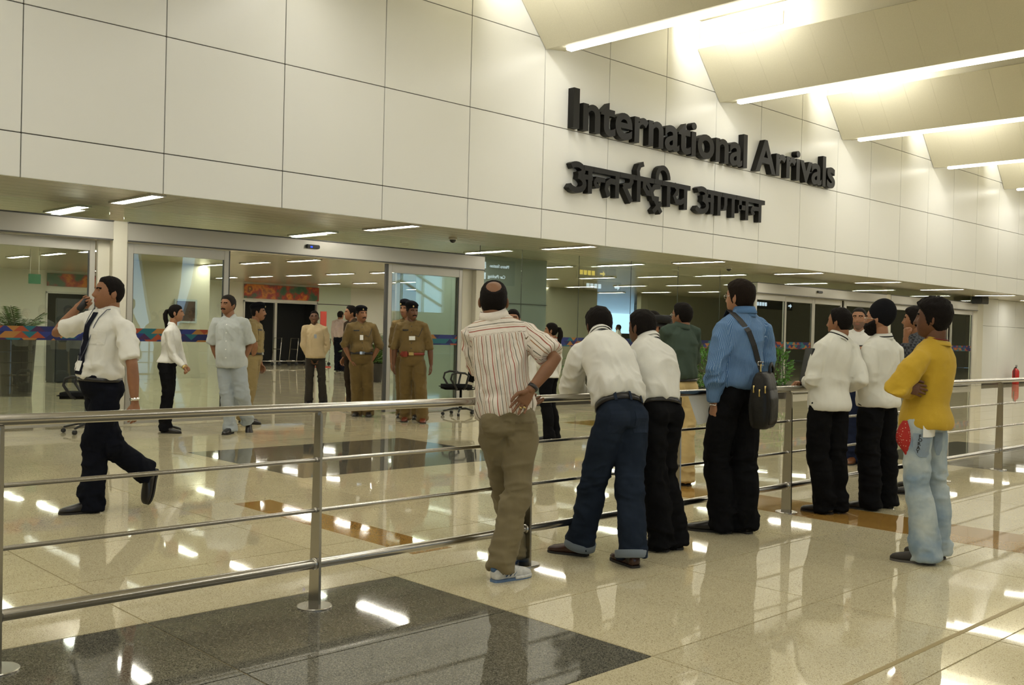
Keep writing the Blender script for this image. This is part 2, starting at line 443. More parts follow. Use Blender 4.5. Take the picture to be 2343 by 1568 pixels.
# white panelled wall right of the doors
wall_right = obj('wall_right', box(35.5, 60, YG + 0.03, YG + 0.2, 0, 3.0), M_JOINT); tag(wall_right, kind='structure')
for c in range(8):
    for z0, z1 in ((0.12, 2.05), (2.05, 3.0)):
        obj('wall_panel', bevbox(35.52 + c * PW, 35.52 + (c + 1) * PW - 0.012, YG, YG + 0.03, z0 + 0.005, z1 - 0.005, 0.003), M_WALL, wall_right)
o = obj('baseboard_right', box(35.5, 60, YG - 0.01, YG + 0.03, 0, 0.12), mat('dark_granite', (0.05, 0.045, 0.035), 0.25)); tag(o, kind='structure')

# ---- high ceiling with sloping baffles
ZB, ZT = 6.15, 7.05
ceil_hi = obj('ceiling', box(-14, 60, -20, YF + 0.02, 7.62, 7.75), mat('upper_ceiling', (0.66, 0.62, 0.47), 0.7)); tag(ceil_hi, kind='structure')
LN = 21.0
bm_board = [None]
board_len = 0.6
board_v, board_f = prism([(-0.78, ZT), (-0.745, ZT + 0.02), (0.03, ZB + 0.01), (0.0, ZB)], 'y', 0.0, board_len - 0.0018)
board_me = mesh_data('baffle_board', board_v, board_f, M_BAFFLE)
n_b = 0
for bi, bxx in enumerate(BAFFLE_X):
    seen = bi in (5, 6, 7, 8, 9)
    root = empty('ceiling_baffle', (bxx, YF - 0.01, 0), parent=None if seen else ceil_hi)
    if seen: tag(root, {5: 'sloping beige ceiling baffle nearest the camera, above the start of the lettering',
               6: 'sloping beige ceiling baffle second from the camera, over the word Arrivals',
               7: 'sloping beige ceiling baffle third from the camera',
               8: 'sloping beige ceiling baffle fourth from the camera',
               9: 'sloping beige ceiling baffle farthest away at the right edge'}[bi], 'ceiling baffle', 'sloping ceiling baffles')
    if bi in (5, 6, 7, 8, 9):
        for k in range(int(LN / board_len)):
            link_mesh('baffle_board', board_me, root, (0, -(k + 1) * board_len, 0))
    else:
        obj('baffle_face', prism([(-0.78, ZT), (-0.745, ZT + 0.02), (0.03, ZB + 0.01), (0.0, ZB)], 'y', -LN, 0), M_BAFFLE, root)
    obj('upper_face', prism([(-0.72, ZT + 0.005), (-0.68, ZT + 0.005), (-0.68, 7.60), (-0.72, 7.60)], 'y', -LN, -0.0), M_BAFFLE, root)
    obj('back_return', prism([(0.42, ZB + 0.06), (0.46, ZB + 0.06), (0.46, 7.60), (0.42, 7.60)], 'y', -LN, 0), M_BAFFLE, root)
    obj('bottom_tray', prism([(0.0, ZB), (0.42, ZB + 0.06), (0.42, ZB + 0.09), (0.0, ZB + 0.04)], 'y', -LN, 0), M_BAFFLE, root)
    obj('light_line', bevbox(0.17, 0.30, -LN, -0.30, ZB - 0.035, ZB + 0.02, 0.01), M_LIGHT2, root)
    obj('vent_box', join(box(-0.74, -0.72, -1.85, -0.86, 7.19, 7.43)), mat('vent_grey', (0.5, 0.48, 0.40), 0.5), root)

# ---- far sides of the hall behind the camera (seen only in reflections)
M_INW0 = mat('white_steel_truss', (0.7, 0.72, 0.72), 0.4)
M_BACK = mat('beige_back_wall', (0.52, 0.48, 0.36), 0.6)
o = obj('wall_left', box(-14.2, -14, -20, 48, 0, 8.0), M_BACK); tag(o, kind='structure')
o = obj('wall_end', box(60, 60.2, -20, 48, 0, 8.0), M_BACK); tag(o, kind='structure')
# rear wall with openings to daylight between leaning columns
def wall_poly(poly): return prism(poly, 'y', -20.3, -20)
rear = [box(-14, -12, -20.3, -20, 0, 6.2), box(-6, -3, -20.3, -20, 0, 6.2), wall_poly([(3.5, 0), (20.9, 0), (20.45, 2.2), (19.4, 6.2), (3.5, 6.2)]),
        wall_poly([(21.8, 0), (22.35, 0), (22.9, 3.4), (23.1, 6.2), (20.6, 6.2), (21.3, 2.2)]),
        wall_poly([(22.6, 0), (33.5, 0), (33.5, 6.2), (24.0, 6.2), (23.6, 3.4)]),
        box(33.5, 40.0, -20.3, -20, 0, 2.5), box(40.0, 60, -20.3, -20, 0, 6.2), box(-14, 60, -20.3, -20, 6.2, 7.7)]
wall_back = obj('wall_back', join(*rear), M_BACK); tag(wall_back, kind='structure'); fix_normals(wall_back)
for xa_, xb_, za_ in ((-12, -6, 0), (-3, 3.5, 0), (33.5, 40.0, 2.5)):
    for k in range(5):
        x = xa_ + (xb_ - xa_) * k / 4
        obj('mullion', box(x - 0.05, x + 0.05, -20.2, -20.05, za_, 6.2), M_ALU, wall_back)
    for k in range(1, 4):
        obj('raking_bar', tube([(xa_ + 0.2, -20.1, za_ + (6.2 - za_) * k / 4), ((xa_ + xb_) / 2, -20.1, za_ + (6.2 - za_) * k / 4 + 0.9), (xb_ - 0.2, -20.1, za_ + (6.2 - za_) * k / 4 - 0.5)], [0.09] * 3, 8), M_INW0, wall_back)

# ---- inner hall
YB = 33.0
M_INW = mat('inner_white_wall', (0.74, 0.73, 0.64), 0.45)
M_GREENW = mat('pale_green_glass_wall', (0.60, 0.68, 0.54), 0.3)
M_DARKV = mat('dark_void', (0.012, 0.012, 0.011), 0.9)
wi = obj('wall_inner', join(box(-14, 11.48, YB, YB + 0.2, 0, 3.0), box(13.4, 18.35, YB, YB + 0.2, 0, 3.0), box(11.48, 13.4, YB, YB + 0.2, 2.35, 3.0),
    box(18.35, 21.5, YB, YB + 0.2, 2.35, 3.0), box(23.0, 37.6, YB, YB + 0.2, 0, 3.0), box(37.6, 40.8, YB, YB + 0.2, 0, 1.5), box(40.8, 60, YB, YB + 0.2, 0, 3.0)), M_INW); tag(wi, kind='structure')
obj('green_panel', box(21.5, 23.0, YB - 0.02, YB + 0.1, 0, 3.0), M_GREENW, wi)
obj('panel_line', box(21.5, 23.0, YB - 0.03, YB - 0.02, 2.30, 2.33), M_ALUD, wi)
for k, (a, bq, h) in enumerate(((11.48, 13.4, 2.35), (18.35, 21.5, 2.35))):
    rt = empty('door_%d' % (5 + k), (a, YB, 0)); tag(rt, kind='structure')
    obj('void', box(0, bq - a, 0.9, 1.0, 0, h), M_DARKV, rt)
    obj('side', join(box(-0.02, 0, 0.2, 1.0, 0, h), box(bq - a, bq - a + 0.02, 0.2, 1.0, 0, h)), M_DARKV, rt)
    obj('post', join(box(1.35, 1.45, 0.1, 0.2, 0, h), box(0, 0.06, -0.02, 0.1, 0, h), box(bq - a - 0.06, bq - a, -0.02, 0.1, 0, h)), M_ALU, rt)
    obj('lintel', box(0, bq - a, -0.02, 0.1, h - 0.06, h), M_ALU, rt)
# right inner walls: grey column and pale partition
wc = obj('wall_column', join(bevbox(14.0, 15.9, 15.4, 17.6, 0, 3.0, 0.01)), mat('grey_blue_panel', (0.34, 0.38, 0.36), 0.25)); tag(wc, kind='structure')
obj('panel_joint', box(13.99, 15.91, 15.385, 15.4, 2.02, 2.035), M_ALUD, wc)
wp = obj('wall_partition', join(box(22.5, 26.0, 27.0, 27.2, 0, 3.0)), M_INW); tag(wp, kind='structure')
wp2 = obj('wall_partition', join(box(24.3, 27.4, 24.0, 24.2, 0, 3.0), box(29.9, 60, 24.0, 24.2, 0, 3.0)), mat('partition_grey', (0.30, 0.29, 0.21), 0.4)); tag(wp2, kind='structure')
wp3 = obj('wall_partition', join(box(10.6, 12.9, 25.0, 25.2, 0, 3.0)), mat('inner_beige_wall', (0.55, 0.53, 0.42), 0.45)); tag(wp3, kind='structure')
# ================================================================== PEOPLE: builders
UP = np.array([0.0, 0.0, 1.0])

def vnoise(p, seed=0):
    p = np.asarray(p, float); i = np.floor(p).astype(np.int64); f = p - i; f = f * f * (3 - 2 * f)
    def h(a, b, c):
        n = (a * 374761393 + b * 668265263 + c * 2147483647 + seed * 1274126177) & 0xffffffff
        n = ((n ^ (n >> 13)) * 1274126177) & 0xffffffff
        return ((n ^ (n >> 16)) & 0xffff) / 65535.0
    r = 0
    for a in (0, 1):
        for b in (0, 1):
            for c in (0, 1):
                w = (f[:, 0] if a else 1 - f[:, 0]) * (f[:, 1] if b else 1 - f[:, 1]) * (f[:, 2] if c else 1 - f[:, 2])
                r = r + w * h(i[:, 0] + a, i[:, 1] + b, i[:, 2] + c)
    return r * 2 - 1

_tmp_mod = {}
def remesh(parts, voxel, iters=3):
    v, f = join(*parts)
    me = mesh_data('tmp', v, f, None)
    o = bpy.data.objects.new('tmp', me); col.objects.link(o)
    m = o.modifiers.new('r', 'REMESH'); m.mode = 'VOXEL'; m.voxel_size = voxel; m.adaptivity = 0.0
    if iters:
        s = o.modifiers.new('s', 'SMOOTH'); s.factor = 0.5; s.iterations = iters
    dg = bpy.context.evaluated_depsgraph_get()
    ev = o.evaluated_get(dg); em = ev.to_mesh()
    n = len(em.vertices); V = np.empty(n * 3); em.vertices.foreach_get('co', V); V = V.reshape(-1, 3)
    Fc = [tuple(p.vertices) for p in em.polygons]
    ev.to_mesh_clear()
    bpy.data.objects.remove(o); bpy.data.meshes.remove(me)
    return V, Fc

def vnormals(V, F):
    V = np.asarray(V); N = np.zeros_like(V)
    q = np.array([f if len(f) == 4 else (f[0], f[1], f[2], f[2]) for f in F if len(f) in (3, 4)])
    fn = np.cross(V[q[:, 2]] - V[q[:, 0]], V[q[:, 3]] - V[q[:, 1]])
    m = q[:, 2] == q[:, 3]
    if m.any(): fn[m] = np.cross(V[q[m, 1]] - V[q[m, 0]], V[q[m, 2]] - V[q[m, 0]])
    for k in range(4): np.add.at(N, q[:, k], fn)
    return N / (np.linalg.norm(N, axis=1)[:, None] + 1e-12)

def wrinkle(VF, amp, seed, freq=(7, 7, 7), extra=None):
    V, F = VF; N = vnormals(V, F)
    w = np.array(freq, float)
    p = V * w
    p2 = p + 0.6 * np.stack([vnoise(V * 5, seed + 5), vnoise(V * 5, seed + 6), vnoise(V * 5, seed + 7)], 1)
    n = 1 - np.abs(vnoise(p2, seed)) * 2.0
    n2 = vnoise(p2 * 2.1 + 3.3, seed + 1)
    n3 = 1 - np.abs(vnoise(p2 * 2.3 + 7.7, seed + 2)) * 2.0
    d = 2.3 * amp * (0.70 * n + 0.30 * n2 + 0.30 * n3 - 0.25)
    if extra is not None: d = d * extra(V)
    return V + N * d[:, None], F

# ---------------------------------------------------------------- head
def head_points(d):
    """unit directions (x right, y face, z up) -> head surface, metres, head centre at origin"""
    d = np.asarray(d, float)
    r = np.array([0.0755, 0.098, 0.118]); e = 2.25
    k = (np.abs(d / r) ** e).sum(1) ** (-1 / e)
    p = d * k[:, None]
    x, y, z = p[:, 0].copy(), p[:, 1].copy(), p[:, 2].copy()
    t = np.clip((-z - 0.005) / 0.112, 0, 1)
    fr = y > 0
    x = x * (1 - 0.40 * t ** 1.7)
    y = np.where(fr, y * (1 + 0.42 * t ** 2), y * (1 - 0.50 * t))
    z = z - 0.006 * t * fr
    front = np.clip((d[:, 1] - 0.25) / 0.4, 0, 1)
    g = lambda a, s: np.exp(-(a / s) ** 2)
    prof = np.interp(z, [-0.036, -0.030, -0.020, 0.0, 0.022, 0.035], [0, 0.016, 0.027, 0.014, 0.006, 0.0])
    y = y + front * prof * g(x, 0.012 + 0.006 * (z < -0.012))
    y = y - front * 0.010 * (g(x - 0.031, 0.014) + g(x + 0.031, 0.014)) * g(z - 0.014, 0.011)
    y = y + front * 0.004 * g(z - 0.034, 0.008) * (np.abs(x) < 0.055)
    y = y + front * 0.006 * g(x, 0.022) * g(z + 0.056, 0.011)
    y = y - front * 0.004 * g(x, 0.024) * g(z + 0.056, 0.0028)
    y = y + front * 0.006 * g(x, 0.02) * g(z + 0.10, 0.016)
    return np.stack([x, y, z], 1)

def sphere_dirs(nu, nv):
    D = [(0, 0, 1.0)]
    for i in range(1, nv):
        th = math.pi * i / nv
        for j in range(nu):
            # denser around the face (+y)
            u = j / nu; a = 2 * math.pi * (u - 0.06 * math.sin(4 * math.pi * u) * 0 - 0.085 * math.sin(2 * math.pi * u))
            D.append((math.sin(th) * math.sin(a), math.sin(th) * math.cos(a), math.cos(th)))
    D.append((0, 0, -1.0))
    F = []
    for j in range(nu): F.append((0, 1 + (j + 1) % nu, 1 + j))
    for i in range(nv - 2):
        for j in range(nu):
            a = 1 + i * nu + j; b = 1 + i * nu + (j + 1) % nu
            F.append((a, b, b + nu, a + nu))
    last = len(D) - 1; base = 1 + (nv - 2) * nu
    for j in range(nu): F.append((base + j, base + (j + 1) % nu, last))
    return np.array(D), F

_SD = {}
def sdirs(nu, nv):
    if (nu, nv) not in _SD: _SD[(nu, nv)] = sphere_dirs(nu, nv)
    return _SD[(nu, nv)]

HAIRLINES = {
    'short': ([0, 0.55, 0.85, 1.1, 1.32, 1.5, 1.75, 2.2, 3.2], [0.080, 0.078, 0.060, 0.035, -0.020, -0.005, -0.010, -0.062, -0.078]),
    'low':   ([0, 0.55, 0.85, 1.1, 1.32, 1.5, 1.75, 2.2, 3.2], [0.066, 0.062, 0.045, 0.020, -0.045, -0.030, -0.050, -0.085, -0.095]),
    'receding': ([0, 0.35, 0.7, 0.95, 1.2, 1.38, 1.5, 1.75, 2.2, 3.2], [0.094, 0.100, 0.095, 0.070, 0.035, -0.020, 0.0, -0.012, -0.062, -0.076]),
}
def hair_shell(dirs, faces, style, thick, seed, bald=0.0):
    P = head_points(dirs); N = vnormals(P, faces)
    c = P.mean(0); s = np.sign(((P - c) * N).sum(1)).mean(); N = N * (s if s else 1)
    a = np.arctan2(np.abs(P[:, 0]), P[:, 1]); zl = np.interp(a, *HAIRLINES[style])
    m = np.clip((P[:, 2] - zl) / 0.02, 0, 1)
    if bald:
        q = P - np.array([0, -0.055, 0.095]); r = np.sqrt(q[:, 0] ** 2 + (q[:, 1] * 0.85) ** 2 + (q[:, 2] * 0.95) ** 2)
        m = m * np.clip((r - bald) / 0.012, 0, 1)
    nz = 0.6 * vnoise(P * 55, seed) + 0.5 * vnoise(P * np.array([130, 130, 60]), seed + 3)
    top = np.clip((P[:, 2] + 0.05) / 0.12, 0.35, 1)
    h = thick * m * top * (1 + 0.28 * nz) - 0.0025 * (m < 0.05)
    V = P + N * h[:, None]
    F = [f for f in faces if max(m[list(f)]) > 0.03]
    return compact(V, F)

def patch_shell(dirs, faces, mask, thick, seed=0):
    P = head_points(dirs); N = vnormals(P, faces); c = P.mean(0); s = np.sign(((P - c) * N).sum(1)).mean(); N = N * (s if s else 1)
    m = mask(P)
    V = P + N * (thick * m * (1 + 0.3 * vnoise(P * 120, seed)) - 0.001 * (m < 0.05))[:, None]
    return compact(V, [f for f in faces if max(m[list(f)]) > 0.03])

def compact(V, F):
    used = sorted({i for f in F for i in f}); mp = {u: k for k, u in enumerate(used)}
    return np.asarray(V)[used] if used else np.zeros((0, 3)), [tuple(mp[i] for i in f) for f in F]

def ellipsoid(c, r, nu=12, nv=8, R=None):
    d, f = sdirs(nu, nv); p = d * np.array(r)
    if R is not None: p = p @ np.array(R).T
    return p + np.array(c), f

# ---------------------------------------------------------------- hand (right, wrist at origin, fingers +Y, palm -Z, thumb -X)
_HAND = {}
def hand_mesh(pose, vox):
    key = (pose, vox)
    if key in _HAND: return _HAND[key]
    curl = {'relaxed': (18, 28, 22), 'flat': (3, 5, 4), 'grip': (50, 62, 40), 'fist': (78, 88, 55), 'open': (8, 22, 16)}[pose]
    spread = {'open': 1.6, 'flat': 1.15}.get(pose, 1.0)
    parts = [tube([(0, -0.02, 0), (0, 0.01, 0), (0.0, 0.045, -0.001), (0.0, 0.082, 0.0)], [(0.026, 0.019), (0.029, 0.018), (0.038, 0.0155), (0.040, 0.0125)], 16, (0, 0, 1)),
             tube([(-0.012, 0.012, -0.006), (-0.026, 0.04, -0.010)], [0.015, 0.014], 10)]
    for x, y, L, r, sp in ((-0.030, 0.080, 0.070, 0.0086, -7), (-0.010, 0.086, 0.078, 0.0088, -2), (0.011, 0.083, 0.073, 0.0084, 3), (0.030, 0.074, 0.057, 0.0076, 9)):
        p = np.array([x, y, 0.0]); a = 0.0; pts = [p - np.array([0, 0.02, 0]), p]
        for k, fr in enumerate((0.45, 0.31, 0.24)):
            a += math.radians(curl[k])
            dd = np.array([math.sin(math.radians(sp * spread)) * math.cos(a), math.cos(a), -math.sin(a)])
            p = p + dd * L * fr; pts.append(p)
        parts.append(tube(pts, [r, r * 1.05, r, r * 0.95, r * 0.8], 10))
    th = {'fist': [(-0.026, 0.03, -0.012), (-0.040, 0.060, -0.026), (-0.022, 0.082, -0.040), (0.0, 0.088, -0.044)],
          'grip': [(-0.026, 0.03, -0.012), (-0.046, 0.058, -0.026), (-0.040, 0.085, -0.040), (-0.026, 0.10, -0.05)]}.get(pose,
          [(-0.026, 0.03, -0.010), (-0.049, 0.055, -0.018), (-0.056, 0.085, -0.024), (-0.055, 0.108, -0.030)])
    parts.append(tube(th, [0.0125, 0.0115, 0.0102, 0.0085], 10))
    _HAND[key] = remesh(parts, vox, 2)
    return _HAND[key]

def place_hand(side, wrist, d, pn, s, pose, vox):
    V, F = hand_mesh(pose, vox)
    V = np.array(V) * s
    if side == 'L': V = V * np.array([-1, 1, 1]); F = [f[::-1] for f in F]
    y = norm(d); z = -np.asarray(pn, float); z = norm(z - y * (z @ y)); x = np.cross(y, z)
    R = np.stack([x, y, z], 1)
    return V @ R.T + np.asarray(wrist), F

# ---------------------------------------------------------------- materials for clothes and skin
def skin(name, c): return mat('skin_' + name, c, 0.5, spec=0.35, noise=0.10, nscale=14, bump=0.1, bscale=120)
def cloth(name, c, rough=0.85, noise=0.05, bump=0.25, bscale=350, nscale=8): return mat(name, c, rough, spec=(0.2 if max(c) > 0.1 else 0.06), noise=noise, nscale=nscale, bump=bump, bscale=bscale, sheen=(0.1 if max(c) > 0.1 else 0.0))
SK_M = skin('brown', (0.27, 0.125, 0.062)); SK_L = skin('light_brown', (0.36, 0.18, 0.10)); SK_D = skin('deep_brown', (0.13, 0.058, 0.030))
M_HAIR = mat('black_hair', (0.008, 0.006, 0.005), 0.75, spec=0.12, bump=0.6, bscale=160)
M_HAIRG = mat('greying_hair', (0.020, 0.017, 0.015), 0.75, spec=0.15, bump=0.6, bscale=160)
M_EYEW = mat('eye_white', (0.6, 0.58, 0.52), 0.3); M_EYED = mat('eye_dark', (0.02, 0.012, 0.008), 0.2)
M_LIP = mat('lips', (0.26, 0.09, 0.06), 0.5)
M_WHITE = cloth('white_cotton', (0.74, 0.73, 0.67)); M_BLACK = cloth('black_wool', (0.007, 0.007, 0.008), noise=0.2)
M_NAVY = cloth('navy_wool', (0.007, 0.008, 0.013), noise=0.15)
M_SHOE = mat('black_leather', (0.014, 0.012, 0.011), 0.28, bump=0.1, bscale=80)
M_SOLE = mat('shoe_sole', (0.02, 0.018, 0.015), 0.7)
M_BELT = mat('belt_leather', (0.015, 0.013, 0.012), 0.35)
M_GOLD = mat('brass', (0.65, 0.50, 0.20), 0.3, metal=1.0)
M_PAPER = mat('paper', (0.80, 0.80, 0.76), 0.8)

def stripe_mat(name, base, stripes, period, attr='u', rough=0.85):
    """thin stripes across the float attribute; stripes: list of (position 0..1, width, colour)"""
    m = bpy.data.materials.new(name); m.use_nodes = True
    nt = m.node_tree; b = nt.nodes['Principled BSDF']; L = nt.links.new
    at = nt.nodes.new('ShaderNodeAttribute'); at.attribute_name = attr
    mu = nt.nodes.new('ShaderNodeMath'); mu.operation = 'MULTIPLY'; mu.inputs[1].default_value = 1 / period
    fr = nt.nodes.new('ShaderNodeMath'); fr.operation = 'FRACT'
    cr = nt.nodes.new('ShaderNodeValToRGB'); cr.color_ramp.interpolation = 'CONSTANT'
    e = cr.color_ramp.elements
    e[0].position = 0; e[0].color = (*base, 1); e.remove(e[1])
    for p, w, c in stripes:
        q = e.new(p); q.color = (*c, 1); q = e.new(p + w); q.color = (*base, 1)
    L(at.outputs['Fac'], mu.inputs[0]); L(mu.outputs[0], fr.inputs[0]); L(fr.outputs[0], cr.inputs[0]); L(cr.outputs[0], b.inputs['Base Color'])
    b.inputs['Roughness'].default_value = rough; b.inputs['Specular IOR Level'].default_value = 0.2
    tc = nt.nodes.new('ShaderNodeTexCoord'); n = nt.nodes.new('ShaderNodeTexNoise'); n.inputs['Scale'].default_value = 120
    bp = nt.nodes.new('ShaderNodeBump'); bp.inputs['Strength'].default_value = 0.3; bp.inputs['Distance'].default_value = 0.006
    L(tc.outputs['Object'], n.inputs['Vector']); L(n.outputs['Fac'], bp.inputs['Height']); L(bp.outputs[0], b.inputs['Normal'])
    MATS[name] = m
    return m

# ---------------------------------------------------------------- the person
class Person:
    pass

def superellipse(c, u, w, ru, rw, n=28, e=2.25):
    out = []
    for j in range(n):
        a = 2 * math.pi * j / n; ca, sa = math.cos(a), math.sin(a)
        k = (abs(ca) ** e + abs(sa) ** e) ** (-1 / e)
        out.append(c + u * ca * k * ru + w * sa * k * rw)
    return out

def loft(sections, n=28, e=2.25):
    V = []
    for c, u, w, ru, rw in sections: V.extend(superellipse(c, u, w, ru, rw, n, e))
    k = len(sections); F = []
    for i in range(k - 1):
        for j in range(n): F.append((i * n + j, i * n + (j + 1) % n, (i + 1) * n + (j + 1) % n, (i + 1) * n + j))
    F.append(tuple(range(n))[::-1]); F.append(tuple(range((k - 1) * n, k * n)))
    return [tuple(p) for p in V], F

BODY_T = [-0.22, -0.10, 0.0, 0.10, 0.20, 0.35, 0.50, 0.65, 0.78, 0.88, 0.95, 1.0, 1.05]
MALE_W = [0.155, 0.166, 0.170, 0.164, 0.156, 0.154, 0.160, 0.168, 0.170, 0.158, 0.118, 0.078, 0.060]
MALE_D = [0.105, 0.118, 0.122, 0.118, 0.112, 0.112, 0.116, 0.120, 0.114, 0.094, 0.075, 0.064, 0.060]
FEM_W = [0.165, 0.172, 0.168, 0.150, 0.132, 0.128, 0.138, 0.146, 0.146, 0.134, 0.098, 0.064, 0.050]
FEM_D = [0.105, 0.118, 0.118, 0.106, 0.096, 0.096, 0.108, 0.118, 0.104, 0.084, 0.066, 0.055, 0.050]

def person(label, J, st, group=None):
    p = Person(); s = J['s']; p.s = s; p.J = {k: np.array(v, float) for k, v in J.items() if k != 's'}
    j = p.J
    base = (j['aL'] + j['aR']) / 2; base = np.array([base[0], base[1], 0.0])
    p.root = root = empty('person', base); tag(root, label, 'person', group); p.base = base
    vox = st.get('vox', 0.010); p.vox = vox
    seed = st.get('seed', 1)
    fem = st.get('female', False)
    TW = np.array(FEM_W if fem else MALE_W) * s * st.get('wide', 1.0) * (0.95 if fem else 0.84); TD = np.array(FEM_D if fem else MALE_D) * s * st.get('deep', 1.0) * 0.95
    ax = j['neck'] - j['pel']; tl = np.linalg.norm(ax); axn = ax / tl
    rs = norm(j['sR'] - j['sL']); rp = norm(j['hR'] - j['hL'])
    fwd = j['fwd']
    # keep the shoulder line level-ish when it was foreshortened
    rs0 = norm(np.cross(fwd, UP)); rs = norm(rs * 0.7 + rs0 * 0.6)
    belly = st.get('belly', 0.0)
    curve = st.get('curve', 0.0)
    def spine(t):
        c = j['pel'] + ax * t
        return c + fwd * (-0.035 * s * math.sin(max(0, min(1, t)) * math.pi) * curve)
    level = not st.get('tucked', True)
    def frame(t):
        k = min(1, max(0, t)); u = norm(rp * (1 - k) + rs * k); a = axn if t > 0 else norm(axn * 0.4 + UP * 0.6)
        if level: k2 = min(1, max(0, (t + 0.05) / 0.4)); a = norm(axn * k2 + UP * (1 - k2))
        w = norm(np.cross(a, u)) ; u = norm(np.cross(w, a))
        return u, w          # u right, w forward
    p.spine, p.frame = spine, frame
    def prof(t):
        w = float(np.interp(t, BODY_T, TW)); d = float(np.interp(t, BODY_T, TD))
        b = belly * math.exp(-((t - 0.22) / 0.22) ** 2)
        return w + b * 0.4, d + b, b * 0.8
    p.prof = prof
    def torso(t0, t1, off=0.0, flare=None, n=16):
        S = []
        for t in np.linspace(t0, t1, n):
            u, w = frame(t); rw, rd, fo = prof(t)
            o = off if np.isscalar(off) else float(np.interp(t, off[0], off[1]))
            S.append((spine(t) + w * fo, u, w, rw + o, rd + o))
        return loft(S)
    p.torso = torso
    def add(name, VF, m, smooth=True, parent=None, lab=None):
        o = obj(name, (np.asarray(VF[0], float), VF[1]), m, parent or root, smooth, base)
        if lab: o['label'] = lab
        return o
    p.add = add
    # ---- head frame
    hf = j['face']; pitch = st.get('pitch', 0.0)
    hf = norm(hf + UP * math.tan(math.radians(pitch)))
    hr = norm(np.cross(hf, UP)); hu = np.cross(hr, hf)
    tilt = math.radians(st.get('tilt', 0.0))
    hr, hu = hr * math.cos(tilt) + hu * math.sin(tilt), hu * math.cos(tilt) - hr * math.sin(tilt)
    hs = s * st.get('head', 0.98) * (0.94 if fem else 1.0)
    hc = j['top'] - UP * (0.128 * hs)
    HR = np.stack([hr, hf, hu], 1); p.HR, p.hc, p.hs = HR, hc, hs
    toW = lambda V: (np.asarray(V) * hs) @ HR.T + hc
    p.toW = toW
    hi = st.get('hires', False)
    nu, nv = (56, 44) if hi else (40, 32)
    D, HF = sdirs(nu, nv)
    headV = toW(head_points(D))
    # ears
    ears = []
    for sd in (-1, 1):
        a = math.radians(20 * sd)
        ev, ef = ellipsoid((0, 0, 0), (0.008, 0.019, 0.032), 12, 8)
        ev[:, 0] += 0.006 * sd * (np.abs(ev[:, 1]) / 0.019)
        Rz = np.array([[math.cos(a), -math.sin(a), 0], [math.sin(a), math.cos(a), 0], [0, 0, 1]])
        ears.append((toW(ev @ Rz.T + np.array([0.077 * sd, -0.008, -0.006])), ef))
    # ---- body under the clothes (one continuous mesh)
    parts = [torso(0.0, 1.0, -0.03 * s)]
    nk0 = j['neck'] - axn * 0.05 * s; nk1 = hc - hu * 0.075 * hs - hf * 0.022 * hs
    nr = (0.050 if fem else 0.060) * s * st.get('neckw', 1.0)
    parts.append(tube([nk0, (nk0 * 0.45 + nk1 * 0.55), nk1, nk1 + hu * 0.03 * hs], [nr * 1.15, nr, nr * 0.98, nr * 0.9], 16))
    af = (0.82 if fem else 1.0) * st.get('armw', 1.0)
    for k in 'LR':
        sh, el, wr = j['s' + k], j['e' + k], j['w' + k]
        mid = sh * 0.5 + el * 0.5; fm = el * 0.65 + wr * 0.35
        parts.append(tube([j['neck'] * 0.6 + sh * 0.4 - UP * 0.05 * s, sh, mid, el, fm, wr], np.array([0.045, 0.050, 0.045, 0.039, 0.041, 0.026]) * s * af * np.array([1, 1, 1, 1, 1, 1] if st.get('sleeve', 'long') != 'long' else [0.9, 0.85, 0.8, 0.7, 0.7, 1]), 14))
        hp, kn, an = j['h' + k], j['k' + k], j['a' + k]
        parts.append(tube([hp, kn, an], np.array([0.070, 0.050, 0.034]) * s, 12))
    bodyVF = remesh(parts, max(0.010, vox), 2)
    hands = []
    for k in 'LR':
        hd = st.get('hand' + k, ('relaxed', None, None))
        if hd is None: continue
        pose, d, pn = hd
        d = norm(j['w' + k] - j['e' + k]) if d is None else norm(d)
        if pn is None: pn = rs * (1 if k == 'L' else -1)     # palms face the thighs
        hands.append(place_hand(k, j['w' + k], d, np.array(pn, float), s * (0.9 if fem else 1.0), pose, 0.0032 if hi else 0.005))
    body = add('body', join((bodyVF[0], bodyVF[1]), (headV, HF), *[(e[0], e[1]) for e in ears], *hands), st['skin'])
    p.body = body
    # ---- face parts
    if st.get('face', True):
        y0 = 0.0775
        for sd in (-1, 1):
            ey = add('eye', (toW(ellipsoid((0.031 * sd, y0 - 0.0015, 0.013), (0.0125, 0.007, 0.0050), 10, 6)[0]), ellipsoid((0, 0, 0), (1, 1, 1), 10, 6)[1]), M_EYEW)
            iv = toW(ellipsoid((0.031 * sd, y0 + 0.0042, 0.013), (0.0052, 0.0032, 0.0048), 10, 6)[0]); io = obj('iris', (iv, ellipsoid((0, 0, 0), (1, 1, 1), 10, 6)[1]), M_EYED, ey, True, base)
        lips = lambda P: np.clip(1 - (np.abs(P[:, 0]) / 0.024) ** 2, 0, 1) * (np.abs(P[:, 2] + 0.057) < 0.010) * (P[:, 1] > 0.05)
        Dh, Hh = sdirs(72, 60)
        add('lips', (lambda a: (toW(a[0]), a[1]))(patch_shell(Dh, Hh, lips, 0.0016)), M_LIP)
        brow = lambda P: ((np.abs(np.abs(P[:, 0]) - 0.032) < 0.019) & (np.abs(P[:, 2] - 0.032 - 0.004 * (1 - np.abs(np.abs(P[:, 0]) - 0.032) / 0.019)) < 0.0042) & (P[:, 1] > 0.03)).astype(float)
        add('eyebrows', (lambda a: (toW(a[0]), a[1]))(patch_shell(Dh, Hh, brow, 0.003)), M_HAIR)
